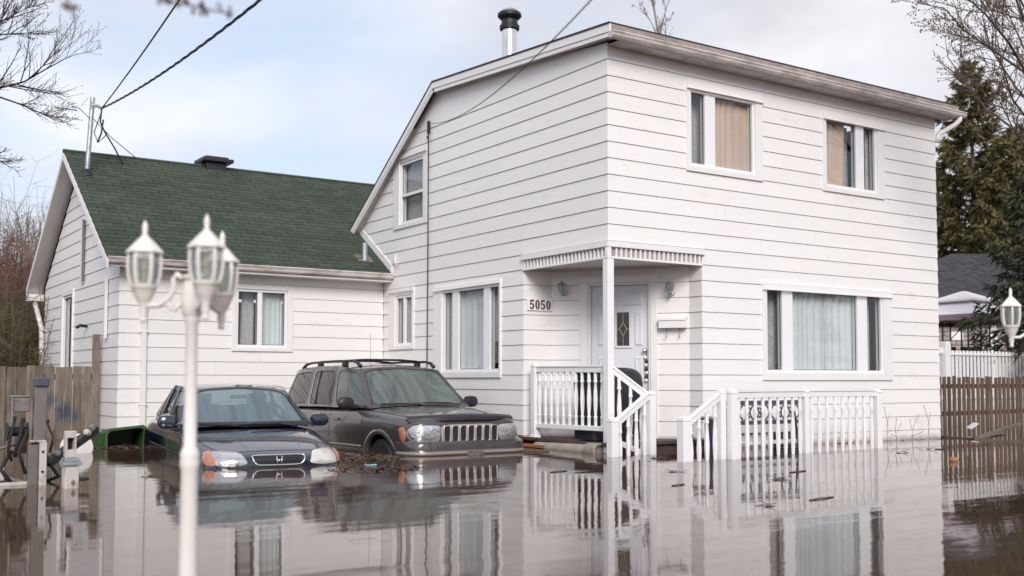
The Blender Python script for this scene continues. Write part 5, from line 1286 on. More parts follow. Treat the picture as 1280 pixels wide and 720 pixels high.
m = MB(); m.lathe([(0.0, -0.09), (0.085, -0.09), (0.085, -0.08), (0.045, -0.075), (0.045, 0.075), (0.085, 0.08), (0.085, 0.09), (0, 0.09)], (-0.17, 0.28, 0.48), 16, axis=(1, 0, 0)); m.build('winch_drum', 'black_metal', tr, smooth='auto')
m = MB(); m.tube([(-0.20, 0.20, 0.62), (-0.24, 0.17, 0.45), (-0.26, 0.17, 0.30), (-0.22, 0.2, 0.22)], 0.014, 6); m.tube([(-0.13, 0.22, 0.60), (-0.16, 0.2, 0.42), (-0.2, 0.2, 0.25)], 0.02, 6); m.tube([(0.06, 0.3, 0.3), (0.12, 0.25, 0.16), (0.2, 0.3, 0.05), (0.1, 0.4, 0.0)], 0.018, 6); m.tube([(-0.2, 0.35, 0.3), (-0.3, 0.3, 0.14), (-0.22, 0.25, 0.02)], 0.02, 6); m.tube([(-0.1, 0.15, 0.5), (-0.18, 0.12, 0.3), (-0.12, 0.1, 0.1)], 0.016, 6); m.build('winch_strap', 'rubber', tr, smooth=True)
m = MB(); m.box(-0.155, 0.24, 0.28, -0.085, 0.33, 0.46); m.build('gear_box', 'number_brown', tr, bevel=0.01)
m = MB(); m.tube([(0.10, 0.2, 0.28), (0.125, 0.2, 0.42), (0.085, 0.2, 0.52), (0.075, 0.2, 0.56)], 0.011, 6); m.lathe([(0, -0.02), (0.02, -0.01), (0.02, 0.012), (0, 0.02)], (0.073, 0.2, 0.572), 8); m.build('crank_handle', 'black_metal', tr, smooth=True)
rg = random.Random(4)
m = MB(); m.bar((0.10, 0.28, 0.18), (0.62, 0.75, 0.46), 0.09, 0.07); m.build('roller_arm', 'black_metal', tr, bevel=0.008)
for k in range(6):
    f = k/5; c = V(0.12, 0.26, 0.20).lerp(V(0.58, 0.66, 0.47), f)+V(rg.uniform(-.03, .03), 0, rg.uniform(-.02, .03))
    m = MB(); m.lathe([(0, -0.045), (0.026, -0.04), (0.036, -0.01), (0.036, 0.015), (0.022, 0.045), (0, 0.05)], c, 10, axis=(rg.uniform(-1, 1), 1, rg.uniform(-.6, .6))); m.build('roller', ['black_metal', 'dull_steel', 'dirty_white', 'black_metal', 'dirty_white', 'dull_steel'][k], tr, smooth='auto')
m = MB(); m.bar((0.0, 0.4, -0.05), (-0.5, 0.95, 0.10), 0.07, 0.06); m.tube([(-0.55, 0.35, 0.22), (-0.33, 0.42, 0.31), (-0.12, 0.45, 0.36)], 0.014, 6); m.build('tongue', 'dull_steel', tr, bevel=0.006)
m = MB(); m.box(-0.30, 0.5, 0.02, -0.24, 0.56, 0.16); m.build('light_bracket', 'dirty_white', tr, smooth='auto')
m = MB(); m.bar((-1.2, 0.15, 0.005), (0.0, 0.16, 0.015), 0.04, 0.03); m.build('draw_bar', 'dirty_white', tr, bevel=0.005)
jk = thing('trailer_jack', 'white trailer jack with a hollow square tube just right of the grey post', 'jack', tuple(V(-6.66, -0.93, 0)-rl*0.14), 0.1); jk.scale = (0.72, 0.72, 1.0)
m = MB(); m.box(-0.085, -0.05, -0.5, 0.085, 0.09, 0.20); m.build('jack_foot', 'dirty_white', jk, bevel=0.015)
m = MB(); m.box(-0.11, -0.075, 0.20, 0.11, 0.11, 0.23); m.box(-0.09, -0.06, 0.231, 0.09, 0.10, 0.265); m.build('collar_plate', 'galvanised', jk, bevel=0.005)
m = MB(); h = 0.06; zb, zt = 0.266, 0.50
m.obox((-h, 0.0, zb), (0.02, 0, 0), (0, 0.11, 0), (-0.01, 0.0, zt-zb)); m.obox((h-0.02, 0, zb), (0.02, 0, 0), (0, 0.11, 0), (0.0, 0, zt-zb)); m.obox((-h+0.02, 0.0, zb), (2*h-0.04, 0, 0), (0, 0.11, 0), (0, 0, 0.07)); m.obox((-h+0.012, 0, zt-0.06), (2*h-0.034, 0, 0), (0, 0.11, 0), (0, 0, 0.06))
m.build('square_tube', 'dirty_white', jk, bevel=0.006)
m = MB(); m.obox((-h+0.012, 0.095, zb+0.071), (2*h-0.034, 0, 0), (0, 0.012, 0), (0, 0, 0.1)); m.build('tube_back', 'rubber', jk)
m = MB(); m.tube([(0.085, 0.02, 0.07), (0.22, 0.01, 0.075)], 0.016, 8); m.build('pin', 'black_metal', jk, smooth='auto'); m = MB(); m.lathe([(0, -0.004), (0.02, -0.003), (0.026, 0.0), (0.02, 0.004), (0, 0.005)], (0.01, -0.053, 0.05), 9, axis=(0, 1, 0)); m.build('rust_spot', 'dull_steel', jk)
o = MB(); o.lathe([(0.0, 0.0), (0.20, 0.0), (0.23, 0.03), (0.225, 0.26), (0.20, 0.30), (0.0, 0.30)], (0, 0, 0), 28, axis=(0.25, -0.95, 0.12))
o = o.build('drum', 'white_plastic', smooth='auto'); o.scale = (0.8, 0.8, 0.8); o.location = (-5.78, 4.0, 0.05); tag(o, 'white plastic drum half sunk on its side beside the green bin', 'drum')
gb = thing('wheelie_bin', 'green wheelie bin lying tipped over by the corner of the wing', 'bin', (-4.88, 4.92, 0), R(-6)); gb.scale = (0.86, 1, 0.9)
m = MB()
o_ = [(-0.33, -0.03), (0.32, -0.05), (0.34, 0.30), (0.28, 0.335), (-0.27, 0.285), (-0.34, 0.22)]
for (ya, yb, sa, sb_) in ((-0.02, 0.05, 1.0, 1.0), (0.05, 1.0, 0.96, 0.80)):
    vs = [(x*sa, ya, z*sa) for x, z in o_]+[(x*sb_, yb, z*sb_) for x, z in o_]; n = len(o_)
    m.add(vs, [(i, (i+1) % n, n+(i+1) % n, n+i) for i in range(n)])
q = 0.84; vs = [(x, -0.02, z) for x, z in o_]+[(x*q, -0.02, z*q+0.012) for x, z in o_]+[(x*0.75, 0.9, z*0.75) for x, z in o_]; n = len(o_)
m.add(vs, [(i, (i+1) % n, n+(i+1) % n, n+i) for i in range(n)]+[(n+i, n+(i+1) % n, 2*n+(i+1) % n, 2*n+i) for i in range(n)]+[tuple(2*n+i for i in range(n))])
fixn(m.build('bin_body', 'bin_green', gb, smooth='auto'))
m = MB(); m.obox((-0.345, -0.03, -0.3), (-0.28, -0.10, 0), (0.01, 0.06, 0), (0.02, 0, 0.53)); m.build('bin_lid', 'bin_green', gb, bevel=0.02)

# ------------------------------------------------------------------ right-hand neighbours
pk = thing('picket_fence', 'brown stained picket fence standing in the water at the far right', 'fence', (7.6, 1.15, 0))
q0, q1 = Vector((7.55, 1.25, 0)), Vector((15.5, 1.9, 0)); qd = (q1-q0).normalized(); qn = Vector((qd.y, -qd.x, 0)); Lq = (q1-q0).length
rg = random.Random(8); base = Vector((7.6, 1.15, 0)); s_ = 0.3
while s_ < Lq:
    p = q0+qd*s_-base; zt = 1.03+rg.uniform(-.012, .012); hw = 0.052
    m = MB(); m.obox(p-qd*hw+V(0, 0, -0.55), qd*2*hw, qn*0.022, V(rg.uniform(-.02, .02), 0, zt+0.55+rg.uniform(-.02, .015))); m.build('picket', 'picket_brown', pk, bevel=0.004); s_ += 0.176+rg.uniform(-.008, .008)
for z in (0.28, 0.80):
    p = q0-base; m = MB(); m.obox(p+V(0, 0, z)-qn*0.001, qd*Lq, -qn*0.04, V(0, 0, 0.085)); m.build('rail', 'picket_brown', pk)
wf = thing('vinyl_fence', 'tall white slatted fence standing behind the brown pickets', 'fence', (9.5, 2.6, 0))
base = Vector((9.5, 2.6, 0))
w0, w1, w2 = Vector((7.4, 2.55, 0)), Vector((11.55, 2.95, 0)), Vector((15.9, 1.75+1.1, 0))
for (a_, b_, stp, ca) in ((w0, w1, 0.155, 1), (w1, w2, 0.13, 0)):
    d = (b_-a_); ln = d.length; d.normalize(); nn_ = Vector((d.y, -d.x, 0)); k = int(ln/stp)
    for i in range(k):
        p = a_+d*(i+0.5)*stp-base; m = MB(); m.obox(p-d*0.038+V(0, 0, -0.5), d*0.076, nn_*0.018, V(0, 0, 2.08 if ca else 2.10)); m.build('picket', 'rail_paint', wf)
    for z, hh in ((1.53, 0.12), (0.55, 0.09)):
        if not ca and z > 1: z, hh = 1.50, 0.05
        m = MB(); m.obox(a_-base+V(0, 0, z)+nn_*0.019, d*ln, nn_*0.03, V(0, 0, hh)); m.build('rail', 'rail_paint', wf)
for p_ in (w1,):
    m = MB(); p = p_-base; m.box(p.x-0.09, p.y-0.14, -0.5, p.x+0.09, p.y+0.04, 1.78); m.build('fence_post', 'rail_paint', wf, bevel=0.01)
o = MB().box(-0.06, -0.01, 0, 0.06, 0.01, 0.55).build('red_rag', 'red_cloth'); o.location = (8.75, 2.35, 0.62); tag(o, 'red rag hanging between the brown and the white fence', 'rag')

# neighbour's house: brick wall, hipped grey roof, chimney
def wp(px, py, dep): return at(px, py, dep)
hb = at(1108, 475, 36.5)
nb = thing('brick_house', 'pale brick bungalow with dark grey shingle roof behind the gazebo', 'house', (hb.x, hb.y, 0), -yaw+R(5))
WX, WY, ZE, hx = 16.0, 10.0, 3.2, 0.5; rz_ = ZE+2.75
m = MB(); m.box(0, 0, -0.6, WX, WY, ZE-0.05); m.build('brick_wall', 'brick', nb)
m = MB()
pts = [(-hx, -hx, ZE), (WX+hx, -hx, ZE), (WX+hx, WY+hx, ZE), (-hx, WY+hx, ZE), (5, 5, rz_), (WX-5, 5, rz_)]
m.add(pts+[(p[0], p[1], p[2]-0.12) for p in pts[:4]], [(0, 1, 5, 4), (1, 2, 5), (2, 3, 4, 5), (3, 0, 4), (6, 7, 1, 0), (7, 8, 2, 1), (8, 9, 3, 2), (9, 6, 0, 3), (9, 8, 7, 6)])
rf = m.build('roof', 'shingle_grey', nb)
m = MB(); rows = 30
for k in range(rows):
    f0, f1 = k/rows, (k+1)/rows; y0_, y1_ = -hx+(5+hx)*f0, -hx+(5+hx)*f1; z0_, z1_ = ZE+(rz_-ZE)*f0, ZE+(rz_-ZE)*f1
    xa, xb = -hx+(5+hx)*f1, WX+hx-(5+hx)*f1
    x = xa+(0.2 if k % 2 else 0)
    while x < xb-0.1:
        xe = min(x+0.38, xb); lf = rg.uniform(.012, .03)
        m.add([(x, y0_, z0_), (xe, y0_, z0_), (xe, y0_, z0_+lf), (x, y0_, z0_+lf), (x, y1_, z1_+0.006), (xe, y1_, z1_+0.006)], [(0, 1, 2, 3), (3, 2, 5, 4)]); x += 0.4
m.build('shingles', 'shingle_grey', rf, kind='stuff')
ch = at(1221, 475, 43.5); cl = Matrix.Rotation(yaw-R(5), 3, 'Z') @ Vector((ch.x-hb.x, ch.y-hb.y, 0))
m = MB(); m.box(cl.x-0.33, cl.y-0.33, 3.9, cl.x+0.33, cl.y+0.33, 5.72); m.build('chimney', 'black_plastic', rf); m = MB(); m.box(cl.x-0.40, cl.y-0.40, 5.72, cl.x+0.40, cl.y+0.40, 5.82); m.build('chimney_cap', 'dull_steel', rf)
m = MB(); m.box(-hx, -hx-0.06, ZE-0.16, WX+hx, -hx, ZE); m.build('gutter', 'fascia_weathered', nb)
m = MB(); m.box(3.62, -0.08, -0.6, 3.95, -0.001, ZE-0.2); m.build('corner_board', 'trim', nb)
for xw in (4.6, 8.0):
    m = MB(); m.box(xw, -0.06, 0.9, xw+1.9, -0.001, 2.5); w_ = m.build('window', 'fascia_weathered', nb); m = MB(); m.box(xw+0.08, -0.075, 0.98, xw+1.82, -0.061, 2.42); m.build('pane', 'dark_glass', w_)

gc = at(1207, 475, 28); gd_ = -fwl*2.0-rl*0.44
gz = thing('gazebo', 'garden gazebo with pale canvas roof and mauve valance behind the white fence', 'gazebo', (gc.x, gc.y, 0), math.atan2(gd_.y, gd_.x)+R(45))
zv = 2.44; hg = 1.46
m = MB()
cor = [(-hg, -hg), (hg, -hg), (hg, hg), (-hg, hg)]
for s0_, s1_, z0_, z1_ in ((1.0, 0.40, zv+0.17, 2.98), (0.52, 0.03, 3.04, 3.30)):
    a_ = [(x*s0_, y*s0_, z0_) for x, y in cor]; b_ = [(x*s1_, y*s1_, z1_) for x, y in cor]
    mids = [((a_[i][0]+b_[i][0])/2*0.95, (a_[i][1]+b_[i][1])/2*0.95, (a_[i][2]+b_[i][2])/2-0.02) for i in range(4)]
    m.add(a_+mids+b_, [(i, (i+1) % 4, 4+(i+1) % 4, 4+i) for i in range(4)]+[(4+i, 4+(i+1) % 4, 8+(i+1) % 4, 8+i) for i in range(4)]+[(8, 9, 10, 11)])
    m.add([(x*s0_, y*s0_, z0_-0.0) for x, y in cor]+[(x*s0_, y*s0_, z0_-0.05) for x, y in cor], [(i, (i+1) % 4, 4+(i+1) % 4, 4+i) for i in range(4)])
m.build('canvas_roof', 'canvas', gz)
m = MB()
for i in range(4):
    (xa, ya), (xb, yb) = cor[i], cor[(i+1) % 4]; K = 14
    vs = []
    for k in range(K+1):
        f = k/K; vs += [(xa+(xb-xa)*f, ya+(yb-ya)*f, zv+0.17), ((xa+(xb-xa)*f)*1.012, (ya+(yb-ya)*f)*1.012, zv+0.02+0.008*math.sin(k*2.2))]
    m.add(vs, [(2*k, 2*k+1, 2*k+3, 2*k+2) for k in range(K)])
m.build('valance', 'canvas_mauve', gz)
for (x, y) in cor:
    m = MB()
    for dx, dy in ((0, 0), (-0.35*math.copysign(1, x), 0), (0, -0.35*math.copysign(1, y))): m.tube([(x*.97+dx, y*.97+dy, -0.5), (x*.97+dx, y*.97+dy, zv+0.12)], 0.022, 6)
    m.tube([(x*.97, y*.97, 2.1), (x*.97-0.35*math.copysign(1, x), y*.97, 2.4)], 0.014, 5); m.build('post', 'black_metal', gz)
for i, (px, lab) in enumerate(((1186, 'dark patio chair back nearest the white house corner'), (1221, 'dark patio chair back beside the gazebo corner post'))):
    cp = at(px, 475, 27.2)
    t = thing('patio_chair', lab, 'chair', (cp.x, cp.y, 0), -yaw+0.1*i, 'patio chairs under the gazebo')
    m = MB(); m.box(-0.30, 0.2, 1.0, 0.30, 0.26, 1.82); m.build('backrest', 'black_plastic', t, bevel=0.03)
    m = MB(); m.box(-0.30, -0.3, 0.9, 0.30, 0.199, 0.99); m.build('seat', 'black_plastic', t, bevel=0.03)
    for sx in (-0.27, 0.27):
        for sy_ in (-0.26, 0.22): m = MB(); m.tube([(sx, sy_, -0.5), (sx, sy_, 0.899)], 0.018, 6); m.build('leg', 'black_metal', t)
sg_ = at(1197, 475, 35.8)
o = MB().box(-0.22, -0.02, -0.14, 0.22, 0.0, 0.14).build('wall_sign', 'sign_white'); o.location = (sg_.x, sg_.y, 2.45); o.rotation_euler = (0, 0, -yaw+R(5)); tag(o, 'small white board hanging before the pale brick wall under the gazebo', 'sign')

# ------------------------------------------------------------------ trees
def limb(p, d, ln, r0_, r1_, k, rg, wob=0.16, lift=0.0):
    pts = [Vector(p)]; d = Vector(d).normalized()
    for i in range(k):
        d = (d+Vector((rg.gauss(0, wob), rg.gauss(0, wob), rg.gauss(0, wob)+lift))).normalized()
        pts.append(pts[-1]+d*ln/k)
    return pts, [r0_+(r1_-r0_)*i/k for i in range(k+1)]
def bud(m, p, r_, mi):
    m.add([p+V(r_, 0, 0), p+V(-r_*.5, r_*.87, 0), p+V(-r_*.5, -r_*.87, 0), p+V(0, 0, r_*1.7), p-V(0, 0, r_*1.2)], [(0, 1, 3), (1, 2, 3), (2, 0, 3), (1, 0, 4), (2, 1, 4), (0, 2, 4)], mi)
def branch(m, pts, rs, lev, rg, spread, ratio, nper, budr, lift, minr=0.0025, wob=0.16):
    m.tube(pts, rs, 5 if rs[0] > 0.02 else 3, 0, caps=False)
    L_ = sum((pts[i+1]-pts[i]).length for i in range(len(pts)-1))
    if lev == 0:
        if budr:
            bud(m, pts[-1], budr*rg.uniform(.7, 1.3), 1)
            for q in pts[1:-1]:
                if rg.random() < 0.7: bud(m, q+V(rg.uniform(-1, 1), rg.uniform(-1, 1), rg.uniform(-1, 1))*budr, budr*rg.uniform(.5, 1.1), 1)
        return
    for i in range(nper):
        f = rg.uniform(0.15, 1.0); x = f*(len(pts)-1); a_ = min(int(x), len(pts)-2); p = pts[a_].lerp(pts[a_+1], x-a_)
        d = (pts[a_+1]-pts[a_]).normalized(); s_ = d.cross(Vector((rg.gauss(0, 1), rg.gauss(0, 1), rg.gauss(0, 1)))).normalized()
        nd = (d*math.cos(spread)+s_*math.sin(spread)*rg.uniform(.7, 1.2)+V(0, 0, lift)).normalized()
        l2 = L_*ratio*rg.uniform(0.6, 1.15)*(1.15-0.5*f); rr_ = max(minr, (rs[a_])*0.55)
        pp, rr2 = limb(p, nd, l2, rr_, max(minr*0.7, rr_*0.35), 4 if lev > 1 else 3, rg, wob, lift*0.15)
        branch(m, pp, rr2, lev-1, rg, spread, ratio, max(3, int(nper*0.85)), budr, lift, minr, wob)
def bare_tree(label, base, h, seed, mats=('bark', 'bud'), lev=3, n=9, spread=0.75, budr=0.02, rtrunk=None, group=None, fork=0.3, name='bare_tree', minr=0.006, ratio=0.5, sway=0.05, cat='tree', blen=0.42):
    rg = random.Random(seed); t = thing(name, label, cat, base, 0, group); rtrunk = rtrunk or h*0.016
    pts, rs = limb((0, 0, -0.6), (rg.uniform(-sway, sway), rg.uniform(-sway, sway), 1), h*0.75, rtrunk, rtrunk*0.3, 8, rg, 0.05, 0.03)
    MB().tube(pts, rs, 8).build('trunk', mats[0], t, smooth=True)
    m = MB()
    for i in range(n):
        f = fork+(1-fork)*(i+rg.random()*0.7)/n; x = f*(len(pts)-1); a_ = min(int(x), len(pts)-2); p = pts[a_].lerp(pts[a_+1], x-a_)
        an = i*2.4+rg.uniform(-.4, .4); nd = V(math.cos(an)*math.sin(spread), math.sin(an)*math.sin(spread), math.cos(spread))
        pp, rr_ = limb(p, nd, h*blen*(1.2-0.6*f)*rg.uniform(.8, 1.15), rs[a_]*0.55, minr*1.6, 6, rg, 0.12, 0.04)
        branch(m, pp, rr_, lev-1, rg, 0.6, ratio, 7, budr, 0.12, minr)
    m.build('crown', [mats[0], mats[1]], t); return t

# the maple whose limbs reach in from the right, above the fence
rg = random.Random(31)
D = 17.0
tb = at(1345, 470, D)
t = thing('maple_tree', 'budding maple reaching in from the right edge above the fence', 'tree', (tb.x, tb.y, 0))
O = Vector((tb.x, tb.y, 0))
m = MB(); m.tube([V(0, 0, -0.6), V(0.05, 0, 1.5), at(1335, 330, D)-O, at(1325, 220, D)-O, at(1310, 120, D)-O], [0.20, 0.14, 0.10, 0.075, 0.045], 10); m.build('trunk', 'bark', t, smooth=True)
limbs = [[(1310, 120, 17), (1296, 40, 16.8), (1255, -40, 16.5), (1225, -110, 16.2), (1200, -190, 16)],
         [(1320, 180, 17), (1280, 90, 16.4), (1240, 62, 16), (1205, 38, 15.7), (1180, 10, 15.4), (1152, 5, 15.1)],
         [(1318, 160, 17), (1270, 110, 17.6), (1238, 60, 18), (1228, 20, 18.2), (1250, -30, 18.4)],
         [(1325, 220, 17), (1285, 150, 16), (1266, 125, 15.6), (1252, 80, 15.3), (1240, 55, 15.0)],
         [(1325, 230, 17), (1290, 200, 16.2), (1266, 160, 15.8), (1246, 120, 15.6)],
         [(1318, 170, 17), (1280, 60, 18.5), (1262, 20, 19), (1248, -20, 19.4)],
         [(1310, 120, 17), (1330, -20, 17.4), (1320, -120, 17.6)],
         [(1322, 200, 17), (1370, 100, 17), (1410, 20, 17)],
         [(1316, 150, 17), (1262, 55, 15.2), (1232, 18, 14.7), (1205, -6, 14.4), (1172, -12, 14.1)],
         [(1322, 200, 17), (1272, 165, 17.5), (1232, 135, 18), (1205, 100, 18.3), (1185, 72, 18.5), (1181, 45, 18.6)],
         [(1316, 150, 17), (1290, 50, 15.5), (1270, 0, 15), (1245, -40, 14.6)]]
m = MB()
for lb in limbs:
    pts = [at(*q)-O for q in lb]; k = len(pts)
    branch(m, pts, [0.024-(0.0195)*i/(k-1) for i in range(k)], 2, rg, 0.62, 0.30, 15, 0.012, 0.10, 0.0033, 0.12)
m.build('crown', ['bark', 'bud_green'], t)

# the tree whose branches come in at top left
tb = at(-150, 470, 12.5); O = Vector((tb.x, tb.y, 0)); rg = random.Random(77)
t = thing('budding_tree', 'bare budding tree reaching in at the top of the left edge', 'tree', tuple(O))
m = MB(); m.tube([V(0, 0, -0.6), at(-145, 300, 12.5)-O, at(-120, 170, 12.4)-O, at(-90, 120, 12.3)-O, at(-80, 20, 12.3)-O], [0.2, 0.17, 0.14, 0.10, 0.06], 10); m.build('trunk', 'bark', t, smooth=True)
m = MB()
limbs = [[(-100, 135, 12.3), (-10, 112, 12), (30, 102, 11.9), (56, 87, 11.8), (80, 74, 11.7), (97, 67, 11.7)],
         [(-85, 60, 12.3), (-20, 38, 12), (10, 22, 11.9), (38, 8, 11.8)],
         [(-90, 90, 12.3), (-20, 45, 12.4), (15, 42, 12.4), (42, 41, 12.4)],
         [(-100, 140, 12.3), (-10, 118, 12.4), (25, 130, 12.4), (50, 141, 12.4), (70, 146, 12.4)],
         [(-80, 20, 12.3), (-30, -20, 12.2), (10, -25, 12.2), (30, -40, 12.2)],
         [(-110, 160, 12.4), (-60, 190, 12.6), (-15, 195, 12.6), (8, 205, 12.6)],
         [(-100, 135, 12.3), (-20, 60, 12.1), (10, 10, 12.1), (22, -10, 12.1)]]
for i, lb in enumerate(limbs):
    pts = [at(*q)-O for q in lb]; k = len(pts)
    branch(m, pts, [0.018-(0.015)*j/(k-1) for j in range(k)], 2, rg, 0.66, 0.36, 15, 0.0055, 0.22, 0.0019, 0.10)
m.build('crown', ['bark', 'bud'], t)

# brown thicket and bare saplings behind the left fence, each bush its own
def thicket(label, base, h, w_, seed, mtl, n=150, name='bare_shrub', group='bare shrubs behind the board fence'):
    rg = random.Random(seed); t = thing(name, label, 'shrub', base, 0, group); m = MB(); st = MB()
    for i in range(n):
        a_ = rg.uniform(0, 2*math.pi); r_ = w_*math.sqrt(rg.random())
        p = V(r_*math.cos(a_)*0.7, r_*math.sin(a_)*0.7, -0.5); d = V(math.cos(a_)*0.35*r_/w_+rg.gauss(0, .12), math.sin(a_)*0.35*r_/w_+rg.gauss(0, .12), 1)
        hh = h*rg.uniform(0.55, 1.05)*(1-0.35*(r_/w_)**2)+0.5
        pts, rs = limb(p, d, hh, 0.018, 0.005, 7, rg, 0.10, 0.02)
        (st if i % 12 == 0 else m).tube(pts, rs, 3, 0, caps=False)
        for j in range(9):
            k = rg.randint(1, 6); q = pts[k]; dd = V(rg.gauss(0, 1), rg.gauss(0, 1), rg.uniform(0.0, 1.2)).normalized()
            pp, rr_ = limb(q, dd, hh*rg.uniform(.10, .26), 0.007, 0.003, 3, rg, 0.25, 0.05); m.tube(pp, rr_, 3, 0, caps=False)
            for s_ in range(3):
                dd2 = V(rg.gauss(0, 1), rg.gauss(0, 1), rg.uniform(-0.2, 1)).normalized(); p3, r3 = limb(pp[rg.randint(1, 3)], dd2, hh*rg.uniform(.05, .12), 0.004, 0.002, 2, rg, 0.3, 0.0); m.tube(p3, r3, 3, 0, caps=False)
    if st.v: st.build('stem', 'bark', t)
    m.build('crown', mtl, t); return t
thicket('olive brown shrub thicket close behind the left fence end', tuple(at(8, 475, 23)*V(1, 1, 0) if False else (at(6, 475, 22.5).x, at(6, 475, 22.5).y, 0)), 3.4, 1.9, 1, 'thicket_olive', 520)
thicket('dense brown shrub rising beside the white gable end', (at(42, 475, 27).x, at(42, 475, 27).y, 0), 5.0, 2.0, 2, 'thicket', 520)
thicket('tall tan shrub with its top against the sky at the left', (at(14, 475, 29).x, at(14, 475, 29).y, 0), 6.4, 2.3, 3, 'thicket', 560)
thicket('low dark shrub behind the fence below the gable eave', (at(30, 475, 24.5).x, at(30, 475, 24.5).y, 0), 2.6, 1.6, 14, 'thicket_olive', 300)
thicket('reddish twiggy shrub at the very left behind the fence', (at(-45, 475, 24).x, at(-45, 475, 24).y, 0), 5.2, 1.8, 5, 'thicket_red', 420)
bp = at(34, 475, 24); bare_tree('slim bare sapling forking above the brown thicket', (bp.x, bp.y, 0), 5.6, 9, ('bark_pale', 'bud'), 2, 4, 0.5, 0.0, 0.05, None, 0.78, minr=0.008, ratio=0.3)
bp = at(60, 475, 40); bare_tree('thin pale sapling seen left of the gable peak', (bp.x, bp.y, 0), 8.6, 19, ('bark_pale', 'bud'), 2, 5, 0.4, 0.0, 0.05, None, 0.6, minr=0.008, ratio=0.3)
# fallen limbs on the thicket floor
o = MB().tube([at(0, 425, 21), at(25, 440, 21.3), at(48, 436, 21.6)], 0.03, 5).build('fallen_branch', 'bark', smooth=True); tag(o, 'dark fallen branch lying in the thicket above the fence', 'branch')

# the top of a tree behind the house roof, and one at its right corner
bp = at(838, 475, 36); bare_tree('bare treetop peeping over the roof of the house', (bp.x, bp.y, 0), 20.0, 12, ('bark_pale', 'bud_green'), 3, 8, 0.30, 0.014, 0.10, None, 0.70, minr=0.006, ratio=0.34, blen=0.12)
bp = at(1148, 475, 45); bare_tree('pale twiggy tree rising behind the right roof corner', (bp.x, bp.y, 0), 14.6, 41, ('bark_pale', 'bud_green'), 3, 10, 0.6, 0.024, 0.10, None, 0.5, minr=0.007, ratio=0.42, blen=0.16)

# spruces
def spruce(label, base, h, rad, seed, mtl, dens=1.0, blade=0.17, z0=0.8, name='spruce_tree', whorl=0.34, group='evergreens on the right'):
    rg = random.Random(seed); t = thing(name, label, 'tree', base, 0, group)
    MB().tube([V(0, 0, -0.6), V(0.05, 0, h*0.5), V(0, 0, h)], [h*0.014, h*0.009, 0.015], 8).build('trunk', 'bark', t, smooth=True)
    m = MB(); wd = MB(); z = z0; k = 0
    while z < h-0.1:
        f = (z-z0)/(h-z0); Lb = rad*(1-f)**0.72*rg.uniform(0.8, 1.1)+0.12; nb_ = 5 if f < 0.9 else 4
        for i in range(nb_):
            an = k*1.1+i*2*math.pi/nb_+rg.uniform(-.35, .35); ll = Lb*rg.uniform(0.62, 1.12)
            if rg.random() < 0.10: continue
            d = V(math.cos(an), math.sin(an), 0); pts = []
            for q in range(6):
                s_ = q/5; pts.append(V(0, 0, z)+d*ll*s_+V(0, 0, (0.10-0.55*f*0)*ll*s_-0.42*ll*s_*s_*(1-f)+0.16*ll*s_**3+0.35*ll*s_*f))
            wd.tube(pts, [0.016, .014, .012, .009, .006, .003], 3, 0, caps=False)
            nblade = int(ll*34*dens)+6; side = V(-d.y, d.x, 0)
            for b_ in range(nblade):
                s_ = 0.18+0.82*rg.random()**0.8; x = s_*5; a_ = min(int(x), 4); p = pts[a_].lerp(pts[a_+1], x-a_)
                wsp = 0.32*ll*(1-s_*0.8)
                p = p+side*rg.uniform(-wsp, wsp)+V(0, 0, rg.uniform(-0.22, 0.06)*min(1, ll*.6))
                bd = (d*rg.uniform(.2, 1)+side*rg.uniform(-1, 1)+V(0, 0, rg.uniform(-1.1, 0.35))).normalized(); l_ = blade*rg.uniform(.7, 1.5)
                wv = bd.cross(V(rg.gauss(0, 1), rg.gauss(0, 1), rg.gauss(0, 1))).normalized()*l_*0.17
                m.add([p-wv, p+wv, p+bd*l_+wv*0.3, p+bd*l_-wv*0.3], [(0, 1, 2, 3)], 0)
        z += whorl*rg.uniform(.8, 1.2)*(1-0.45*f); k += 1
    wd.build('branches', 'bark', t)
    m.build('crown', mtl, t, kind='stuff'); return t
bp = at(1221, 475, 52); spruce('tall olive spruce behind the grey-roofed bungalow', (bp.x, bp.y, 0), 16.9, 4.1, 5, 'needles', 2.0, 0.26, 0.6, whorl=0.44)
bp = at(1178, 475, 58); spruce('shorter spruce half hidden by the house corner', (bp.x, bp.y, 0), 13.0, 3.3, 6, 'needles', 1.5, 0.28, 0.6, whorl=0.5)
bp = at(1312, 475, 24); spruce('dark full spruce with drooping boughs at the right edge', (bp.x, bp.y, 0), 6.0, 1.9, 8, 'needles_dark', 2.2, 0.15, 1.35, whorl=0.26)
bp = at(1262, 475, 49); spruce('bushy spruce closing the gap beside the tall olive one', (bp.x, bp.y, 0), 12.5, 3.3, 15, 'needles', 1.9, 0.26, 0.6, whorl=0.44)
bp = at(1284, 475, 60); spruce('brownish spruce at the right edge behind the others', (bp.x, bp.y, 0), 15.5, 3.3, 9, 'needles', 1.8, 0.28, 0.6, whorl=0.5)

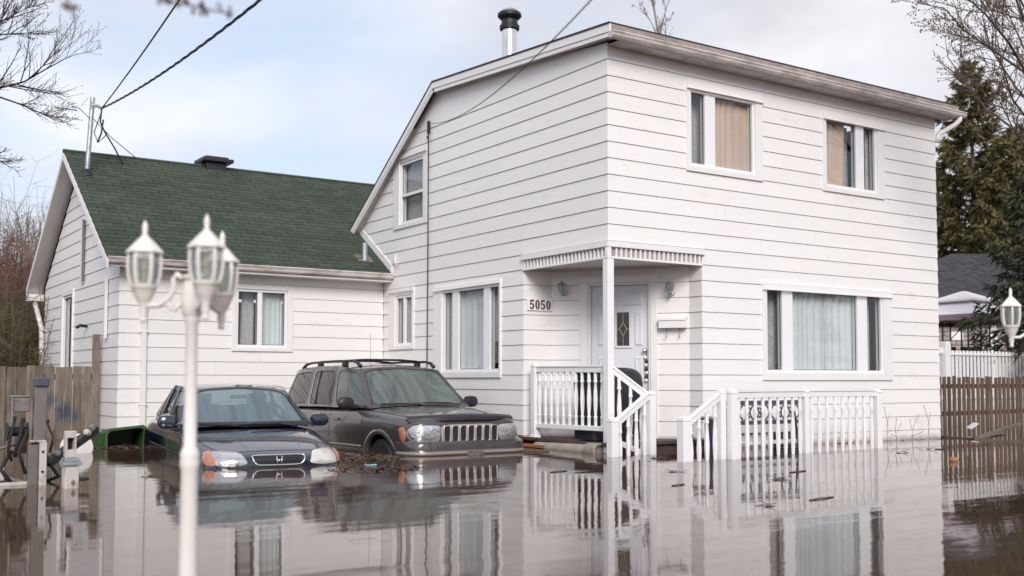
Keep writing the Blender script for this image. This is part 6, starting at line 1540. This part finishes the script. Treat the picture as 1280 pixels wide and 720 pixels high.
# trees and hedges across the street behind the camera: the windows and the paint mirror them
for i, (x, y, h) in enumerate(((3, -24, 11), (10, -20, 12.5), (17, -27, 13), (24, -19, 11.5), (31, -25, 12), (-6, -30, 12))):
    lab = ['slender', 'tall', 'spreading', 'leaning', 'broad', 'lone'][i]
    bare_tree(lab+' bare street tree across the road opposite the house', (x, y, 0), h, 60+i, ('bark', 'bud'), 3, 9, 0.6, 0.0, 0.2, 'street trees opposite', 0.3, minr=0.012, ratio=0.45)
for i, (x, y, h, r_) in enumerate(((6, -30, 7, 3), (21, -33, 8, 3.2), (36, -28, 9, 3.2), (-14, -34, 8, 3))):
    lab = ['squat', 'middle', 'tall', 'far'][i]
    spruce(lab+' spruce across the road opposite the house', (x, y, 0), h, r_, 80+i, 'needles_dark', 0.5, 0.4, 0.4, whorl=0.6, group='evergreens opposite')

# ------------------------------------------------------------------ cables and near twigs
def sag(a_, b_, s_, n=24): return [Vector(a_).lerp(Vector(b_), i/n)+V(0, 0, -s_*4*(i/n)*(1-i/n)) for i in range(n+1)]
mt = V(-4.46, 8.70, 5.76)
far1, far2 = at(352, -22, 9.5), at(232, -12, 11)
pts = sag(mt, far1, 0.10, 60); m = MB(); m.tube(pts, 0.008, 5)
for ph in (0, 2.1, 4.2):
    m.tube([p+V(math.cos(i*0.9+ph), 0.3, math.sin(i*0.9+ph))*0.012 for i, p in enumerate(pts)], 0.0075, 4)
o = m.build('service_cable', 'cable', smooth=True); tag(o, 'thick twisted service cable running up from the roof mast', 'cable')
o = MB().tube(sag(mt, far2, 0.03, 20), 0.011, 5).build('service_wire', 'cable', smooth=True); tag(o, 'straight black wire running steeply up from the roof mast', 'wire')
o = MB().tube([mt, mt+V(-0.02, 0, -0.25), mt+V(0.06, 0, -0.42), mt+V(0.30, 0.3, -0.62), mt+V(0.62, 0.7, -0.95), mt+V(0.78, 0.95, -1.20), mt+V(0.8, 0.98, -1.3)], 0.015, 5).build('drop_cable', 'cable', smooth=True); tag(o, 'black drop cable looping from the mast down to the ridge', 'cable')
o = MB().tube([(-4.63, 8.74, 5.60), (-4.2, 9.1, 5.35), (-3.55, 9.6, 5.07)], 0.009, 4).build('guy_wire', 'cable', smooth=True); tag(o, 'thin guy wire from the mast to the green roof', 'wire')
m = MB(); m.tube([mt+V(0.0, 0, -0.05), mt+V(-0.06, 0, -0.25), mt+V(-0.12, 0, -0.45), mt+V(-0.05, 0, -0.62), mt+V(0.06, 0, -0.5), mt+V(0.10, 0, -0.42)], 0.010, 5); m.tube([mt+V(0.03, 0, -0.2), mt+V(0.0, 0, -0.45), mt+V(-0.06, 0, -0.62)], 0.016, 5)
o = m.build('wire_loop', 'cable', smooth=True); tag(o, 'tangled loop of wire hanging under the mast head', 'wire')
o = MB().tube([(-4.66, 8.70, 5.55), (-4.85, 8.6, 5.68), (-5.0, 8.5, 5.68), (-4.9, 8.55, 5.62), (-5.3, 8.4, 5.60)], 0.008, 4).build('loose_wire', 'cable', smooth=True); tag(o, 'thin loose wire curling left from the mast', 'wire')
wl = V(-0.06, 4.76, 5.30)
o = MB().tube(sag(wl, at(762, -25, 6.0), 0.24, 30), 0.005, 5).build('house_wire', 'cable', smooth=True); tag(o, 'thin dark wire swooping from the gable wall up past the roof', 'wire')
m = MB(); m.tube([(-0.045, 4.755, 5.28), (-0.045, 4.755, 3.0), (-0.045, 4.765, 1.5), (-0.045, 4.76, 0.3)], 0.011, 5); o = m.build('wall_cable', 'cable', smooth=True); tag(o, 'dark cable running straight down the white gable wall', 'cable')
m = MB(); m.box(-0.075, 4.72, 5.12, -0.03, 4.75, 5.33); m.lathe([(0, 0), (0.02, 0.01), (0.02, 0.05), (0, 0.06)], (-0.07, 4.735, 5.02), 8); o = m.build('cable_bracket', 'black_metal'); tag(o, 'small black bracket where the wire meets the gable wall', 'bracket')
def near_twig(label, pts, nb_, seed):
    rg = random.Random(seed); m = MB(); P_ = [at(*q) for q in pts]; m.tube(P_, 0.0035, 5, 0)
    for k in range(nb_):
        f = (k+0.6)/nb_; x = f*(len(P_)-1); a_ = min(int(x), len(P_)-2); p = P_[a_].lerp(P_[a_+1], x-a_)
        for j in range(rg.randint(5, 9)): bud(m, p+V(rg.gauss(0, 1), rg.gauss(0, 1), rg.gauss(0, 1))*0.011, rg.uniform(.005, .010), 1)
    o = m.build('budding_twig', ['bark', 'bud']); tag(o, label, 'twig', 'near twigs hanging at the top')
near_twig('blurred twig with dark red buds crossing the top above the mast', [(195, -3, 3.4), (225, 4, 3.4), (255, 11, 3.4), (292, 18, 3.4)], 4, 1)
near_twig('single blurred bud hanging at the top left corner', [(80, -12, 3.2), (88, 8, 3.2), (95, 26, 3.2)], 1, 2)

# ------------------------------------------------------------------ flotsam
def leafmat(name, label, cat, c, r_, n, seed, mtl='dead_leaf', flat=0.35):
    rg = random.Random(seed); m = MB()
    for i in range(n):
        a_ = rg.uniform(0, 6.28); q = r_*math.sqrt(rg.random()); p = V(c[0]+q*math.cos(a_), c[1]+q*math.sin(a_)*flat*2, rg.uniform(0.002, 0.014)*(1-q/r_)+0.003)
        s_ = rg.uniform(.02, .05); b_ = rg.uniform(0, 6.28); d = V(math.cos(b_), math.sin(b_), rg.uniform(-.1, .3)); e = V(-d.y, d.x, rg.uniform(-.2, .2))
        m.add([p-d*s_, p+e*s_*.45, p+d*s_, p-e*s_*.45], [(0, 1, 2, 3)])
        if i % 5 == 0: m.tube([p, p+d*s_*3+V(0, 0, .01)], 0.003, 3)
    o = m.build(name, mtl, kind='stuff'); tag(o, label, cat); return o
def gp(px, py):
    d = fw + rt*((px-640)/1333.18) - up*((py-406.43)/1333.18); t_ = -CAM.z/d.z; return CAM+d*t_
for i, (px, py, r_, n, lab) in enumerate(((825, 573, 0.13, 60, 'brown leaf clump floating right of the newel post'), (470, 586, 0.55, 170, 'scattered dark leaves floating before the wheel of the brown car'),
      (448, 573, 0.6, 260, 'leaf litter drifting between the two cars'), (975, 600, 0.10, 16, 'small leaf clump before the deck railing'), (955, 633, 0.08, 10, 'tiny leaf scrap on the water under the railing reflection'),
      (148, 560, 0.5, 140, 'leaf litter gathered at the mouth of the green bin'), (186, 596, 0.10, 22, 'dark leaf clump floating left of the navy car'), (1170, 562, 0.14, 20, 'leaf scraps drifting by the right wall corner'),
      (840, 590, 0.08, 10, 'lone leaf scrap left of the deck stair'), (1062, 551, 0.35, 50, 'dead leaves washed up under the big window'), (1130, 566, 0.12, 12, 'few leaves floating right of the deck railing'))):
    p = gp(px, py); leafmat('leaf_clump', lab, 'leaves', (p.x, p.y), r_, n, 100+i)
for i, (xa, ya, xb, yb, lab) in enumerate(((4.3, -0.10, 7.0, -0.12, 'scum line of leaves along the wall foot right of the railing'), (1.9, -0.12, 3.6, -0.12, 'scum line of leaves along the wall behind the deck railing'), (-0.14, 2.2, -0.14, 4.6, 'scum line of leaves along the gable wall behind the brown car'), (-4.5, 6.25, -2.9, 6.25, 'scum line of leaves along the wing wall behind the navy car'))):
    rg = random.Random(200+i); m = MB()
    for k in range(110):
        f = rg.random(); p = V(xa+(xb-xa)*f, ya+(yb-ya)*f, 0.004+rg.random()*0.012); off = abs(rg.gauss(0, .10)); p += V(-off if xa == xb else 0, -off if xa != xb else 0, 0)
        s_ = rg.uniform(.015, .045); b_ = rg.uniform(0, 6.28); d = V(math.cos(b_), math.sin(b_), rg.uniform(-.1, .25)); e = V(-d.y, d.x, 0); m.add([p-d*s_, p+e*s_*.45, p+d*s_, p-e*s_*.45], [(0, 1, 2, 3)])
    tag(m.build('leaf_litter', 'dead_leaf', kind='stuff'), lab, 'leaves')
m = MB(); a_, b_, c_ = gp(1120, 541), gp(1180, 547), gp(1255, 540); m.tube([a_+V(0, 0, .0), gp(1150, 543)+V(0, 0, .02), b_+V(0, 0, .01), gp(1215, 549), c_+V(0, 0, .06)], [0.012, .03, .035, .03, .02], 6)
o = m.build('driftwood', 'bark', smooth=True); tag(o, 'long dark driftwood branch lying in the water at the right house corner', 'branch')
o = MB().bar(gp(1222, 549)+V(0, 0, .01), gp(1274, 541)+V(0, 0, .16), 0.10, 0.045).build('loose_plank', 'fence_grey'); tag(o, 'grey plank leaning out of the water before the brown pickets', 'plank')
p = gp(1221, 541); m = MB(); m.obox(p+V(-0.16, 0, 0.06), (0.28, 0.03, 0.09), (0.04, 0.14, 0.01), (0, 0, 0.025)); o = m.build('foam_scrap', 'white_plastic', bevel=0.01); tag(o, 'white foam scrap lying on the driftwood by the brown pickets', 'foam')
p = gp(1192, 573+4); o = MB().lathe([(0, -0.02), (0.045, -0.01), (0.055, 0.02), (0.04, 0.05), (0, 0.058)], (p.x, p.y, 0.0), 12).build('floating_ball', 'orange_wood', smooth=True); tag(o, 'dull orange ball floating before the right fences', 'ball')
rg = random.Random(17)
for i, (px, lab) in enumerate(((1108, 'left'), (1122, 'middle'), (1140, 'forked'), (1160, 'bent'))):
    p = gp(px, 551+rg.uniform(-2, 4)); m = MB(); h = rg.uniform(.35, .6)
    m.tube([p-V(0, 0, .1), p+V(rg.uniform(-.05, .05), 0, h*.5), p+V(rg.uniform(-.15, .2), 0, h)], 0.005, 4); m.tube([p+V(0, 0, h*.4), p+V(rg.uniform(-.2, .2), 0, h*.8)], 0.004, 4); m.tube([p+V(0, 0, h*.2), p+V(rg.uniform(-.3, .3), 0, h*.35)], 0.004, 4)
    o = m.build('dead_stalk', 'bark_pale'); tag(o, lab+' dead stalk sticking out of the water right of the deck railing', 'stalk', 'dead stalks by the right wall')
p = gp(465, 583); m = MB(); m.obox(p+V(-.07, 0, 0.0), (0.14, 0.02, 0), (0.02, 0.09, 0), (0, 0, .018)); o = m.build('litter_wrapper', 'litter_teal', bevel=0.004); tag(o, 'teal and white wrapper floating between the two cars', 'litter')
for i, (px, py, ln, lab) in enumerate(((1030, 624, .35, 'thin twig floating below the middle railing post'), (1000, 590, .3, 'pale twig floating before the railing'), (700, 590, .25, 'brown twig floating under the beige pipe'), (850, 607, .2, 'short twig floating left of the sloping rail'))):
    p = gp(px, py); o = MB().tube([p+V(-ln/2, 0, .004), p+V(0, .02, .008), p+V(ln/2, .05, .004)], 0.006, 4).build('floating_twig', 'bark'); tag(o, lab, 'twig', 'twigs afloat on the flood')
